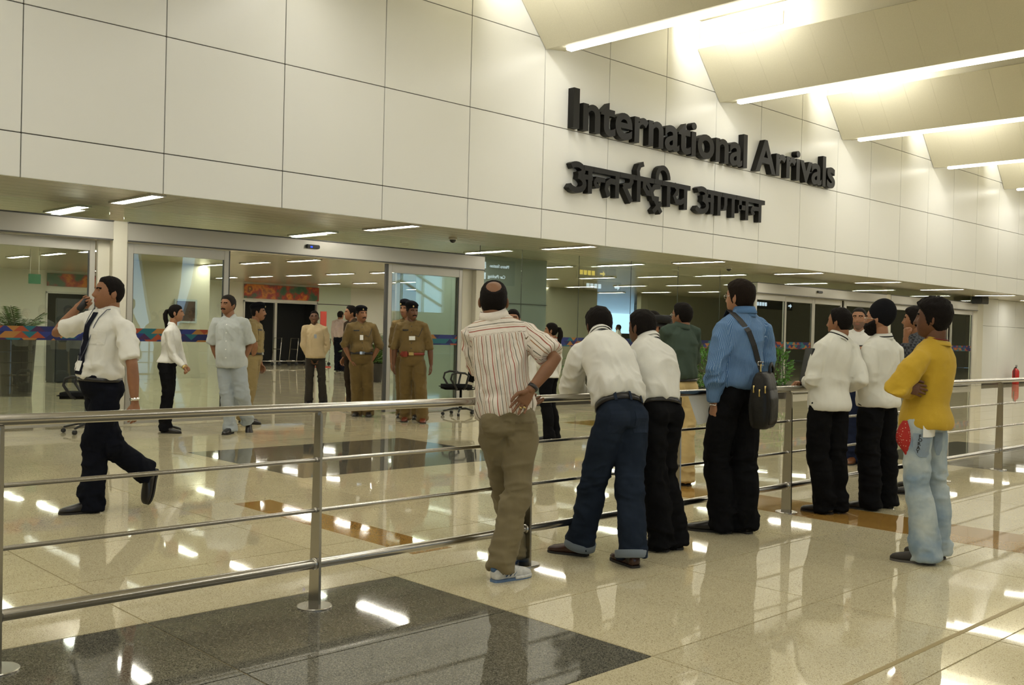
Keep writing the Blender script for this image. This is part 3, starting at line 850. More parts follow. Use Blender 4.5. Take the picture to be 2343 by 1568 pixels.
        if st.get('moustache'):
            mo = lambda P: ((np.abs(P[:, 0]) < 0.031) & (P[:, 2] < -0.036 - 0.25 * np.abs(P[:, 0])) & (P[:, 2] > -0.0475 - 0.28 * np.abs(P[:, 0])) & (P[:, 1] > 0.04)).astype(float)
            add('moustache', (lambda a: (toW(a[0]), a[1]))(patch_shell(Dh, Hh, mo, 0.007)), M_HAIR)
        if st.get('beard'):
            a_ = lambda P: np.arctan2(np.abs(P[:, 0]), P[:, 1])
            bd = lambda P: 1.0 * np.clip((-0.03 - 0.0 - P[:, 2] + 0.04 * np.clip(a_(P) - 0.6, 0, 1)) / 0.02, 0, 1) * (a_(P) < 1.6) * (1 - ((np.abs(P[:, 0]) < 0.022) & (P[:, 2] > -0.064) & (P[:, 2] < -0.048)))
            add('beard', (lambda a: (toW(a[0]), a[1]))(patch_shell(Dh, Hh, bd, st['beard'], 4)), st.get('beardmat', M_HAIR))
    # ---- hair
    if st.get('hair'):
        Dh, Hh = sdirs(80, 60) if hi else sdirs(56, 42)
        V, F = hair_shell(Dh, Hh, st['hair'], st.get('hairthick', 0.017), seed, st.get('bald', 0.0))
        add('hair', (toW(V), F), st.get('hairmat', M_HAIR))
    # ---- shirt
    sl = st.get('sleeve', 'long'); so = st.get('shirt_off', 0.014) * s
    hem = st.get('hem', 0.12); tucked = st.get('tucked', True)
    off = ([hem - 0.01, hem + 0.02, hem + 0.10, 0.5, 0.8, 0.95, 1.02], [so * 0.7, so * 1.2, so * (1.5 if tucked else 1.4), so * 1.3, so, so * 0.6, so * 0.2])
    if tucked: parts = [torso(hem, 1.01, off, n=22)]
    else:
        S = []
        for t in np.linspace(hem, 1.01, 24):
            uu, ww = frame(t); rw, rd, fo = prof(max(t, -0.02)); o = float(np.interp(t, off[0], off[1]))
            g = min(1.0, max(0.0, (0.22 - t) / 0.25))
            S.append((spine(t) + ww * (fo - 0.024 * s * g), uu, ww, rw + o + 0.008 * s * g, rd + o + 0.022 * s * g))
        parts = [loft(S)]
    for k in 'LR':
        sh, el, wr = j['s' + k], j['e' + k], j['w' + k]
        nkp = j['neck'] * 0.62 + sh * 0.38 - UP * 0.035 * s
        lo = st.get('sleeve_loose', 1.0)
        parts.append(tube([j['neck'] + UP * st.get('trap', 0.022) * s + (sh - j['neck']) * 0.12, j['neck'] * 0.5 + sh * 0.5 + UP * (st.get('trap', 0.022) - 0.016) * s, sh], np.array([0.040, 0.048, 0.060]) * s * (0.85 if fem else 1.0), 12))
        if sl == 'short':
            e1 = sh + (el - sh) * st.get('sleeve_len' + k, st.get('sleeve_len', 0.78))
            parts.append(tube([nkp, sh, sh * 0.55 + e1 * 0.45, e1], np.array([0.058, 0.068, 0.068 * lo, 0.068 * lo]) * s * af, 16, rounded=False))
        elif sl == 'elbow':
            e1 = el + (wr - el) * 0.15
            parts.append(tube([nkp, sh, sh * 0.5 + el * 0.5, el, e1], np.array([0.058, 0.068, 0.064 * lo, 0.058 * lo, 0.058]) * s * af, 16, rounded=False))
        else:
            e1 = el + (wr - el) * st.get('cuff', 0.97); fm = el * 0.5 + e1 * 0.5
            parts.append(tube([nkp, sh, sh * 0.5 + el * 0.5, el, fm, e1], np.array([0.056, 0.066, 0.061 * lo, 0.056 * lo, 0.050 * lo, 0.040]) * s * af, 16, rounded=False))
    sv = remesh(parts, vox, 4)
    elb = [j['eL'], j['eR']]
    def wmask(V):
        tt = ((V - j['pel']) @ axn) / tl
        m = 0.65 + (0.7 if tucked else -0.25) * np.exp(-((tt - hem - 0.08) / 0.15) ** 2)
        for e in elb: m = m + 0.9 * np.exp(-(np.linalg.norm(V - e, axis=1) / 0.10) ** 2)
        for e in (j['sL'], j['sR']): m = m + 0.4 * np.exp(-(np.linalg.norm(V - e + UP * 0.1, axis=1) / 0.10) ** 2)
        return m
    sv = wrinkle(sv, st.get('fold', 0.0065) * s, seed, st.get('foldfreq', (9, 9, 6)), wmask)
    p.shirtVF = sv
    so_ = add(st.get('shirt_name', 'shirt'), sv, st['shirt'])
    p.shirt = so_
    if st.get('attr'):
        V = np.asarray(sv[0]); tt = ((V - j['pel']) @ axn) / tl
        u, w = frame(0.6); rel = V - (j['pel'] + np.outer(tt, ax))
        ang = np.arctan2(rel @ u, -(rel @ w)); uu = ang * 0.17 * s
        da = np.full(len(V), 1e9); ua = np.zeros(len(V))
        for k in 'LR':
            sh, el, wr = j['s' + k], j['e' + k], j['w' + k]
            for A, B in ((sh, el), (el, wr)):
                L_ = np.linalg.norm(B - A); tq = np.clip(((V - A) @ (B - A)) / L_ ** 2, 0.0, 1); C_ = A + np.outer(tq, B - A)
                dist = np.linalg.norm(V - C_, axis=1)
                a_ = norm(B - A); r1 = norm(np.cross(a_, w)); r2 = np.cross(a_, r1); q = V - C_
                sel = (dist < da); da = np.where(sel, dist, da); ua = np.where(sel, np.arctan2(q @ r1, q @ r2) * 0.06 * s, ua)
        lat = np.abs((V - j['pel']) @ frame(0.8)[0]); half = 0.168 * s
        arm = (da < 0.085 * s) & ((lat > half) | (tt < 0.70)) & (lat > 0.15 * s)
        uu = np.where(arm, ua, uu)
        if st['attr'] == 'yoke': uu = np.where((tt > 0.80) & ~arm & ((rel @ w) < 0.03), (V - j['pel']) @ axn * 1.0, uu)
        at_ = so_.data.attributes.new('u', 'FLOAT', 'POINT'); at_.data.foreach_set('value', uu.astype(np.float32))
    # ---- collar
    if st.get('collar', 'shirt'):
        kind = st.get('collar', 'shirt'); V = []; n = 28
        cc = j['neck'] * 0.86 + nk1 * 0.14 - UP * 0.012 * s
        ca = norm(norm(nk1 - nk0) + 0.5 * axn)
        u = norm(rs - ca * (rs @ ca)); w = norm(np.cross(ca, u))
        hts = {'shirt': [(-0.02, 1.24), (0.044, 1.08), (0.049, 1.13), (0.012, 1.36), (0.002, 1.33)], 'band': [(-0.025, 1.34), (0.026, 1.12), (0.030, 1.17), (-0.015, 1.40)], 'crew': [(-0.022, 1.42), (0.004, 1.22), (0.008, 1.26), (-0.018, 1.48)]}[kind]
        for h, rf in hts:
            for q in range(n):
                a = 2 * math.pi * q / n
                open_ = max(0, math.sin(a)) ** 3     # front
                r = nr * rf
                hh = h * s - open_ * 0.050 * s * (1 if kind != 'band' else 0.4)
                V.append(cc + u * math.cos(a) * r * 1.02 + w * math.sin(a) * r * 1.06 + ca * hh - w * 0.006)
        k = len(hts); F = []
        for i in range(k - 1):
            for q in range(n):
                if kind == 'shirt' and q in (6, 7): continue
                F.append((i * n + q, i * n + (q + 1) % n, (i + 1) * n + (q + 1) % n, (i + 1) * n + q))
        p.collar = add('collar', (V, F), st.get('collarmat', st['shirt']))
        p.cc, p.ca, p.cu, p.cw, p.nr = cc, ca, u, w, nr
    # ---- trousers
    tr = st['legs']      # radii: thigh, knee, hem
    S = []
    for t in np.linspace(-0.15, st.get('waist', 0.16), 9):
        uu, ww = frame(t); rw, rd, fo = prof(max(t, -0.02)); k = 1.0 if t > -0.02 else 1 - 2.6 * (-0.02 - t)
        S.append((spine(t) + ww * fo * (1 if t > 0 else 0.3), uu, ww, (rw + 0.006 * s) * k, (rd + 0.006 * s) * k))
    parts = [loft(S)]
    u, w = frame(0.0)
    for k, sd in (('L', -1), ('R', 1)):
        hp, kn, an = j['h' + k], j['k' + k], j['a' + k]
        toe = norm((j['t' + k] - an) * np.array([1, 1, 0]) + 1e-6)
        low = np.array([an[0], an[1], max(st.get('hem_z', 0.026), an[2] - 0.068 * s)]) if not st.get('raised' + k) else an * 0.97 + kn * 0.03
        low = low - toe * 0.004
        b = -w * 0.045 * s
        parts.append(tube([hp + UP * 0.03 + b * 0.3, hp * 0.75 + kn * 0.25 + b * 0.2, hp * 0.4 + kn * 0.6, kn, kn * 0.55 + an * 0.45 - w * 0.012, kn * 0.2 + an * 0.8, low],
                          [0.088 * s, tr[0] * s, (tr[0] * 0.45 + tr[1] * 0.55) * s, tr[1] * s, (tr[1] * 0.55 + tr[2] * 0.45) * s, tr[2] * s, tr[2] * 1.05 * s], 18, rounded=False))
        parts.append((ellipsoid(hp + b * 1.0 + UP * 0.0 + (j['pel'] - hp) * 0.1, np.array([0.086, 0.086, 0.098]) * s * st.get('seat', 1.0), 16, 12)))
    tv = remesh(parts, vox, 4)
    def lmask(V):
        m = np.full(len(V), 0.45)
        for k in 'LR':
            m = m + 0.9 * np.exp(-(np.linalg.norm(V - j['k' + k], axis=1) / 0.12) ** 2)
            m = m + 1.3 * np.exp(-(np.linalg.norm(V - j['a' + k], axis=1) / 0.13) ** 2)
        m = m + 0.7 * np.exp(-(np.linalg.norm(V - j['pel'] + UP * 0.12, axis=1) / 0.12) ** 2)
        return m
    tv = wrinkle(tv, st.get('legfold', 0.006) * s, seed + 9, st.get('legfreq', (7, 7, 12)), lmask)
    p.legsVF = tv
    p.trousers = add(st.get('legs_name', 'trousers'), tv, st['legsmat'])
    if st.get('cuffs'):
        for k in 'LR':
            an, kn = j['a' + k], j['k' + k]; low = np.array([an[0], an[1], st.get('hem_z', 0.035)]); d = norm(kn - an)
            r = tr[2] * s * 1.10
            add('turn_up', tube([low + d * 0.0, low + d * 0.005, low + d * 0.045, low + d * 0.05], [r * 1.0, r * 1.06, r * 1.05, r * 0.98], 22, rounded=False), st['cuffs'])
    if st.get('belt'):
        t0, t1 = st.get('belt_t', (0.125, 0.19))
        S = []
        for t, o in ((t0, 0.010), (t0, 0.018), (t1, 0.018), (t1, 0.010)):
            uu, ww = frame(t); rw, rd, fo = prof(t); S.append((spine(t) + ww * fo, uu, ww, rw + o * s, rd + o * s))
        add('belt', loft(S, 32), st['belt'])
    # ---- socks and shoes
    for k in 'LR':
        an, kn = j['a' + k], j['k' + k]
        add('sock', tube([an * 0.75 + kn * 0.25, an, an - norm(kn - an) * 0.03 * s], np.array([0.046, 0.041, 0.040]) * s, 12), st.get('sock', M_BELT))
        add_shoe(p, k, st.get('shoe', M_SHOE), st.get('sole', M_SOLE), st.get('shoe_h', 1.0), st.get('shoe_l', 1.0), st.get('raised' + k, False))
    return p

def add_shoe(p, k, m, sole_m, hk=1.0, lk=1.0, raised=False):
    s = p.s; an, toe = p.J['a' + k], p.J['t' + k]
    if raised:
        d = norm(toe - an); side = norm(np.cross(d, norm(p.J['k' + k] - an))); up = norm(np.cross(side, d))
        if up @ (p.J['k' + k] - an) < 0: up = -up; side = -side
        o = an - up * 0.075 * s - d * 0.055 * s
    else:
        d = norm((toe - an) * np.array([1, 1, 0])); up = UP; side = np.cross(d, up)
        o = np.array([an[0], an[1], 0.0]) - d * 0.06 * s
    L = 0.275 * s * lk
    secs = [(0.0, 0.020, 0.030, 0.055), (0.03, 0.030, 0.012, 0.075), (0.15, 0.034, 0.008, 0.088), (0.30, 0.034, 0.008, 0.085), (0.45, 0.040, 0.008, 0.078), (0.60, 0.046, 0.008, 0.066), (0.75, 0.047, 0.008, 0.056), (0.88, 0.041, 0.009, 0.048), (0.96, 0.030, 0.010, 0.038), (1.0, 0.016, 0.014, 0.026)]
    n = 16; V = []
    for t, hw, z0, z1 in secs:
        z1 = z1 * hk if t > 0.2 else z1
        for q in range(n):
            a = 2 * math.pi * q / n; x = math.cos(a); z = math.sin(a)
            zz = z0 + (z1 - z0) * (0.5 + 0.5 * (np.sign(z) * abs(z) ** (0.75 if z > 0 else 0.35)))
            xx = hw * s * np.sign(x) * abs(x) ** 0.8
            V.append(o + d * t * L + side * xx + up * zz * s)
    F = []
    for i in range(len(secs) - 1):
        for q in range(n): F.append((i * n + q, i * n + (q + 1) % n, (i + 1) * n + (q + 1) % n, (i + 1) * n + q))
    F.append(tuple(range(n))[::-1]); F.append(tuple(range((len(secs) - 1) * n, len(secs) * n)))
    sh = p.add('shoe', (V, F), m)
    # sole
    W = []; k2 = len(secs)
    ring = [(t * L, hw * s * 1.06) for t, hw, _, _ in secs]
    outl = [(a, b) for a, b in ring] + [(a, -b) for a, b in ring[::-1]]
    for zz in (0.0, 0.014 * s):
        for a, b in outl: W.append(o + d * a + side * b + up * zz)
    nn = len(outl); FF = [tuple(range(nn))[::-1], tuple(range(nn, 2 * nn))] + [(i, (i + 1) % nn, nn + (i + 1) % nn, nn + i) for i in range(nn)]
    so = obj('sole', (np.array(W), FF), sole_m, sh, False, p.base)
    return sh

def bvh(VF): return BVHTree.FromPolygons([Vector(v) for v in VF[0]], [tuple(f) for f in VF[1]])

def project_patch(p, VF, origin, direction, u, v, w, h, nx=6, ny=6, off=0.003, thick=0.003, shape=None):
    """rectangular cloth patch draped on a garment: rays from origin plane along direction"""
    tree = bvh(VF); D = Vector(norm(direction)); V = []; ok = True
    for jy in range(ny + 1):
        for ix in range(nx + 1):
            a = (ix / nx - 0.5) * w; b = (jy / ny - 0.5) * h
            if shape: a, b = shape(a, b)
            o = Vector(np.asarray(origin) + np.asarray(u) * a + np.asarray(v) * b)
            loc, nrm, idx, dist = tree.ray_cast(o, D)
            V.append(np.array(loc) if loc else None)
    known = [x for x in V if x is not None]
    if not known: return None
    mean = np.mean([(x - np.asarray(origin)) @ np.array(D) for x in known])
    out = []
    i = 0
    for jy in range(ny + 1):
        for ix in range(nx + 1):
            x = V[i]
            if x is None:
                a = (ix / nx - 0.5) * w; b = (jy / ny - 0.5) * h
                if shape: a, b = shape(a, b)
                x = np.asarray(origin) + np.asarray(u) * a + np.asarray(v) * b + np.array(D) * mean
            out.append(x - np.array(D) * off); i += 1
    n1 = len(out); out2 = [x - np.array(D) * thick for x in out]
    F = []
    W = nx + 1
    for jy in range(ny):
        for ix in range(nx):
            a = jy * W + ix; F.append((a, a + 1, a + W + 1, a + W)); F.append((n1 + a, n1 + a + W, n1 + a + W + 1, n1 + a + 1))
    for ix in range(nx):
        a = ix; F.append((a, n1 + a, n1 + a + 1, a + 1)); a = ny * W + ix; F.append((a, a + 1, n1 + a + 1, n1 + a))
    for jy in range(ny):
        a = jy * W; F.append((a, a + W, n1 + a + W, n1 + a)); a = jy * W + nx; F.append((a, n1 + a, n1 + a + W, a + W))
    return out + out2, F

def chest(p, t, lat, w, h, m, name, back=False, VF=None, off=0.003, thick=0.003, **kw):
    u, f = p.frame(t); c = p.spine(t) + u * lat * p.s; d = -f if not back else f
    o = c - d * 0.5
    v = norm(p.J['neck'] - p.J['pel'])
    vf = project_patch(p, VF or p.shirtVF, o, d, u, v, w * p.s, h * p.s, off=off, thick=thick, **kw)
    if vf: return p.add(name, vf, m, smooth=False)

def line_on(p, pts, r, m, name, VF=None, d=None, off=0.004):
    """thin cord lying on the shirt: pts are (t, lateral) on the front"""
    tree = bvh(VF or p.shirtVF); out = []
    for t, lat in pts:
        u, f = p.frame(t); o = p.spine(t) + u * lat * p.s + f * 0.5
        loc, *_ = tree.ray_cast(Vector(o), Vector(-f))
        if loc: out.append(np.array(loc) + f * off)
    if len(out) > 1: return p.add(name, tube(out, [r] * len(out), 8), m)
# joints of each person in metres (world)
JOINTS = {
  'striped': dict(top=(4.015,4.318,1.722), neck=(4.024,4.321,1.516), pel=(4.044,4.209,0.921), sL=(3.903,4.388,1.405), hL=(3.972,4.255,0.901), eL=(4.055,4.425,1.152), wL=(4.28,4.345,1.04), aL=(4.328,4.427,0.086), tL=(4.507,4.523,0), kL=(4.164,4.327,0.494), sR=(4.187,4.212,1.413), hR=(4.117,4.163,0.901), eR=(4.197,3.983,1.272), wR=(4.027,4.006,1.097), aR=(3.969,4.152,0.086), tR=(4.172,4.139,0), kR=(4.062,4.139,0.494), face=(0.699,0.715,0), fwd=(0.535,0.845,0), s=1.013),
  'jeans': dict(top=(5.107,4.452,1.6), neck=(5.039,4.375,1.413), pel=(4.908,4.078,0.909), sL=(4.872,4.409,1.285), hL=(4.825,4.095,0.889), eL=(4.968,4.563,1.052), wL=(5.207,4.643,1.012), aL=(4.828,4.326,0.085), tL=(4.754,4.512,0), kL=(4.821,4.216,0.487), sR=(5.236,4.31,1.271), hR=(4.991,4.06,0.889), eR=(5.413,4.426,1.066), wR=(5.503,4.658,1.011), aR=(4.853,3.918,0.085), tR=(4.916,4.108,0), kR=(4.916,3.995,0.487), face=(0.5,0.866,0), fwd=(0.208,0.978,0), s=1.0),
  'whiteshirt': dict(top=(5.458,4.365,1.597), neck=(5.459,4.306,1.391), pel=(5.371,4.133,0.909), sL=(5.33,4.271,1.29), hL=(5.287,4.137,0.889), eL=(5.425,4.436,1.065), wL=(5.575,4.637,1.016), aL=(5.353,4.083,0.085), tL=(5.274,4.267,0), kL=(5.311,4.119,0.487), sR=(5.628,4.298,1.29), hR=(5.456,4.129,0.889), eR=(5.747,4.459,1.073), wR=(5.753,4.702,0.996), aR=(5.497,4.069,0.085), tR=(5.531,4.266,0), kR=(5.433,4.141,0.487), face=(0.049,0.999,0), fwd=(0.049,0.999,0), s=1.0),
  'blue': dict(top=(6.364,4.179,1.849), neck=(6.366,4.146,1.605), pel=(6.331,4.171,0.989), sL=(6.205,4.2,1.486), hL=(6.245,4.205,0.968), eL=(6.122,4.209,1.181), wL=(6.13,4.226,0.946), aL=(6.231,4.19,0.092), tL=(6.128,4.388,0), kL=(6.196,4.239,0.53), sR=(6.527,4.089,1.481), hR=(6.417,4.137,0.968), eR=(6.621,4.108,1.175), wR=(6.728,4.232,0.951), aR=(6.355,4.091,0.092), tR=(6.385,4.312,0), kR=(6.379,4.121,0.53), face=(0.025,1,0), fwd=(0.366,0.931,0), s=1.088),
  'jacket': dict(top=(7.752,4.125,1.688), neck=(7.724,4.134,1.46), pel=(7.629,4.148,0.903), sL=(7.565,4.177,1.353), hL=(7.548,4.172,0.883), eL=(7.48,4.212,1.077), wL=(7.641,4.362,1.059), aL=(7.598,4.12,0.084), tL=(7.583,4.317,0), kL=(7.541,4.177,0.484), sR=(7.893,4.08,1.347), hR=(7.71,4.124,0.883), eR=(7.802,3.956,1.092), wR=(7.91,4.157,1.014), aR=(7.713,4.096,0.084), tR=(7.759,4.289,0), kR=(7.715,4.107,0.484), face=(-0.01,1,0), fwd=(0.283,0.959,0), s=0.993),
  'turban': dict(top=(8.146,3.986,1.728), neck=(8.17,3.959,1.463), pel=(8.142,3.979,0.924), sL=(8.002,3.981,1.35), hL=(8.056,3.992,0.904), eL=(7.97,3.98,1.095), wL=(8.021,4.025,0.872), aL=(8.084,3.977,0.086), tL=(8.028,4.174,0), kL=(8.054,4,0.495), sR=(8.346,3.927,1.347), hR=(8.227,3.965,0.904), eR=(8.478,3.97,1.081), wR=(8.573,4.047,0.852), aR=(8.318,3.956,0.086), tR=(8.348,4.158,0), kR=(8.279,3.955,0.495), face=(-0.191,0.982,0), fwd=(0.156,0.988,0), s=1.016),
  'yellow': dict(top=(6.581,2.84,1.705), neck=(6.592,2.826,1.433), pel=(6.538,2.871,0.912), sL=(6.416,2.849,1.312), hL=(6.453,2.88,0.892), eL=(6.214,2.909,1.132), wL=(6.605,2.947,1.102), aL=(6.428,2.781,0.085), tL=(6.368,2.973,0), kL=(6.423,2.848,0.489), sR=(6.747,2.821,1.313), hR=(6.623,2.861,0.892), eR=(6.949,2.943,1.134), wR=(6.299,2.896,1.137), aR=(6.655,2.813,0.085), tR=(6.674,3.013,0), kR=(6.651,2.826,0.489), face=(-0.2,0.98,0), fwd=(0.113,0.994,0), s=1.003),
  'facing': dict(top=(10.887,5.556,1.802), neck=(10.89,5.549,1.512), pel=(10.896,5.536,0.964), sL=(10.944,5.375,1.459), hL=(10.923,5.449,0.943), eL=(10.933,5.377,1.146), wL=(10.699,5.346,1.277), aL=(11.025,5.467,0.09), tL=(10.838,5.36,0), kL=(10.955,5.452,0.536), sR=(10.837,5.724,1.459), hR=(10.87,5.622,0.943), eR=(10.851,5.679,1.149), wR=(10.682,5.492,1.248), aR=(10.972,5.61,0.09), tR=(10.758,5.58,0), kR=(10.902,5.61,0.536), face=(-0.957,-0.291,0), fwd=(-0.957,-0.291,0), s=1.06),
  'checked': dict(top=(9.292,4.181,1.75), neck=(9.328,4.144,1.485), pel=(9.301,4.161,0.936), sL=(9.153,4.115,1.433), hL=(9.215,4.147,0.916), eL=(8.968,4.121,1.193), wL=(8.967,4.12,1.455), aL=(9.261,4.119,0.087), tL=(9.156,4.298,0), kL=(9.235,4.153,0.522), sR=(9.502,4.172,1.433), hR=(9.388,4.175,0.916), eR=(9.534,4.251,1.142), wR=(9.551,4.33,1.392), aR=(9.608,4.259,0.087), tR=(9.656,4.461,0), kR=(9.494,4.237,0.522), face=(-0.245,0.97,0), fwd=(-0.159,0.987,0), s=1.029),
  'green': dict(top=(7.994,5.905,1.743), neck=(7.982,5.914,1.514), pel=(7.988,5.9,0.933), sL=(7.81,5.957,1.463), hL=(7.903,5.921,0.912), eL=(7.949,6.113,1.244), wL=(8.2,6.18,1.221), aL=(8.079,5.921,0.087), tL=(8.131,6.121,-0), kL=(7.996,5.94,0.52), sR=(8.153,5.872,1.463), hR=(8.072,5.879,0.912), eR=(8.28,5.971,1.206), wR=(8.362,6.219,1.197), aR=(7.891,5.743,0.087), tR=(7.901,5.95,0), kR=(7.986,5.831,0.52), face=(-0.021,1,0), fwd=(0.238,0.971,0), s=1.026),
  'cameraman': dict(top=(9.329,7.319,1.707), neck=(9.354,7.292,1.49), pel=(9.36,7.278,0.913), sL=(9.208,7.199,1.439), hL=(9.288,7.232,0.893), eL=(9.063,7.032,1.242), wL=(9.183,7.145,1.439), aL=(9.334,7.144,0.085), tL=(9.19,7.311,0), kL=(9.3,7.205,0.509), sR=(9.499,7.386,1.439), hR=(9.432,7.324,0.893), eR=(9.658,7.521,1.229), wR=(9.757,7.657,1.423), aR=(9.484,7.241,0.085), tR=(9.392,7.441,0), kR=(9.447,7.299,0.509), face=(-0.541,0.841,0), fwd=(-0.541,0.841,0), s=1.004),
  'walker': dict(top=(3.039,7.44,1.758), neck=(3.025,7.45,1.505), pel=(3.001,7.465,0.94), sL=(3.08,7.24,1.377), hL=(3.011,7.378,0.92), eL=(3.069,7.082,1.116), wL=(3.082,7.055,0.854), aL=(2.983,7.561,0.088), tL=(2.776,7.589,0), kL=(2.971,7.495,0.504), sR=(2.947,7.681,1.414), hR=(2.991,7.552,0.92), eR=(2.851,7.958,1.329), wR=(2.997,7.898,1.539), kR=(3.09,7.457,0.497), aR=(3.416,7.569,0.25), tR=(3.36,7.558,0.051), face=(-0.998,0.055,0), fwd=(-0.993,-0.119,0), s=1.034),
  'woman': dict(top=(6.047,12.641,1.675), neck=(6.022,12.662,1.392), pel=(5.986,12.69,0.896), sL=(6.12,12.8,1.311), hL=(6.034,12.758,0.877), eL=(6.174,12.764,1.028), wL=(6.166,12.573,0.866), aL=(6.043,12.881,0.084), tL=(6.19,12.751,0), kL=(6.055,12.808,0.5), sR=(5.906,12.54,1.301), hR=(5.937,12.622,0.877), eR=(5.949,12.51,1.015), wR=(6.026,12.323,0.865), aR=(5.879,12.507,0.084), tR=(6.005,12.357,0), kR=(5.924,12.553,0.5), face=(0.862,-0.507,0), fwd=(0.814,-0.58,0), s=0.986),
  'greyshirt': dict(top=(6.529,12.139,1.813), neck=(6.553,12.112,1.509), pel=(6.563,12.095,0.97), sL=(6.669,11.97,1.456), hL=(6.62,12.025,0.948), eL=(6.781,12.003,1.164), wL=(6.691,12.041,0.91), kL=(6.669,11.96,0.497), aL=(6.84,12.108,0.122), tL=(6.78,11.973,-0.031), sR=(6.437,12.254,1.456), hR=(6.505,12.165,0.948), eR=(6.428,12.334,1.152), wR=(6.507,12.281,0.897), aR=(6.562,12.07,0.091), tR=(6.4,11.925,0), kR=(6.518,12.104,0.539), face=(-0.931,-0.364,0), fwd=(-0.773,-0.634,0), s=1.066),
  'officerside': dict(top=(7.576,13.199,1.746), neck=(7.543,13.228,1.47), pel=(7.539,13.224,0.934), sL=(7.667,13.354,1.419), hL=(7.601,13.286,0.914), eL=(7.688,13.375,1.116), wL=(7.724,13.339,0.859), aL=(7.486,13.408,0.087), tL=(7.668,13.309,0), kL=(7.557,13.333,0.52), sR=(7.419,13.102,1.419), hR=(7.478,13.161,0.914), eR=(7.47,13.065,1.123), wR=(7.477,13.174,0.885), aR=(7.35,13.077,0.087), tR=(7.501,12.936,0), kR=(7.428,13.105,0.52), face=(0.823,-0.568,0), fwd=(0.712,-0.702,0), s=1.027),
  'tan': dict(top=(10.057,15.541,1.721), neck=(10.066,15.528,1.446), pel=(10.077,15.51,0.921), sL=(10.203,15.421,1.395), hL=(10.145,15.457,0.9), eL=(10.27,15.403,1.105), wL=(10.173,15.458,0.872), aL=(10.406,15.728,0.086), tL=(10.302,15.554,0), kL=(10.263,15.577,0.513), sR=(9.929,15.636,1.395), hR=(10.01,15.563,0.9), eR=(9.904,15.646,1.098), wR=(9.996,15.577,0.867), aR=(10.171,15.838,0.086), tR=(10.053,15.672,0), kR=(10.078,15.685,0.513), face=(-0.575,-0.818,0), fwd=(-0.617,-0.787,0), s=1.012),
  'pinkback': dict(top=(18.932,27.703,1.975), neck=(18.915,27.715,1.659), pel=(18.922,27.7,1.057), sL=(18.814,27.887,1.601), hL=(18.871,27.785,1.033), eL=(18.798,27.913,1.259), wL=(18.848,27.942,0.968), aL=(18.842,27.694,0.099), tL=(19.032,27.846,0), kL=(18.874,27.75,0.586), sR=(19.017,27.543,1.601), hR=(18.972,27.615,1.033), eR=(19.032,27.517,1.259), wR=(19.082,27.546,0.968), aR=(18.949,27.513,0.099), tR=(19.173,27.606,0), kR=(18.978,27.574,0.586), face=(0.963,0.268,0), fwd=(0.861,0.508,0), s=1.162),
  'brown': dict(top=(10.191,14.596,1.811), neck=(10.221,14.563,1.538), pel=(10.211,14.565,0.969), sL=(10.205,14.381,1.485), hL=(10.203,14.475,0.947), eL=(10.203,14.351,1.17), wL=(10.15,14.356,0.904), aL=(10.27,14.461,0.091), tL=(10.041,14.449,0), kL=(10.217,14.47,0.539), sR=(10.237,14.746,1.485), hR=(10.219,14.655,0.947), eR=(10.24,14.776,1.17), wR=(10.187,14.78,0.904), aR=(10.287,14.651,0.091), tR=(10.064,14.702,0), kR=(10.233,14.655,0.539), face=(-0.906,0.423,0), fwd=(-0.996,0.087,0), s=1.065),
  'officer': dict(top=(9.446,13.24,1.768), neck=(9.448,13.234,1.496), pel=(9.449,13.225,0.946), sL=(9.602,13.142,1.444), hL=(9.525,13.18,0.925), eL=(9.687,13.073,1.158), wL=(9.593,13.132,0.917), aL=(9.713,13.361,0.088), tL=(9.593,13.188,0), kL=(9.609,13.253,0.527), sR=(9.295,13.325,1.444), hR=(9.373,13.27,0.925), eR=(9.217,13.371,1.151), wR=(9.306,13.299,0.912), aR=(9.6,13.516,0.088), tR=(9.447,13.371,-0), kR=(9.477,13.376,0.527), face=(-0.099,-0.995,0), fwd=(-0.51,-0.86,0), s=1.04),
  'redbelt': dict(top=(9.509,12.027,1.815), neck=(9.512,12.02,1.525), pel=(9.518,12.006,0.971), sL=(9.645,11.893,1.471), hL=(9.584,11.943,0.95), eL=(9.711,11.831,1.17), wL=(9.723,11.807,0.899), aL=(9.808,12.085,0.091), tL=(9.675,11.912,0), kL=(9.682,12,0.54), sR=(9.379,12.146,1.471), hR=(9.452,12.068,0.95), eR=(9.318,12.185,1.165), wR=(9.302,12.183,0.893), aR=(9.713,12.39,0.091), tR=(9.559,12.235,0), kR=(9.569,12.214,0.54), face=(-0.234,-0.972,0), fwd=(-0.689,-0.725,0), s=1.068),
  'behindofficer': dict(top=(9.881,12.654,1.866), neck=(9.894,12.636,1.555), pel=(9.905,12.618,0.998), sL=(10.02,12.496,1.5), hL=(9.967,12.548,0.976), eL=(10.04,12.474,1.177), wL=(9.999,12.437,0.902), aL=(10.086,12.623,0.093), tL=(9.96,12.436,-0), kL=(10.012,12.572,0.555), sR=(9.768,12.777,1.5), hR=(9.843,12.687,0.976), eR=(9.748,12.799,1.177), wR=(9.707,12.763,0.902), aR=(10.098,12.981,0.093), tR=(9.93,12.832,0), kR=(9.956,12.821,0.555), face=(-0.928,-0.373,0), fwd=(-0.744,-0.668,0), s=1.097),
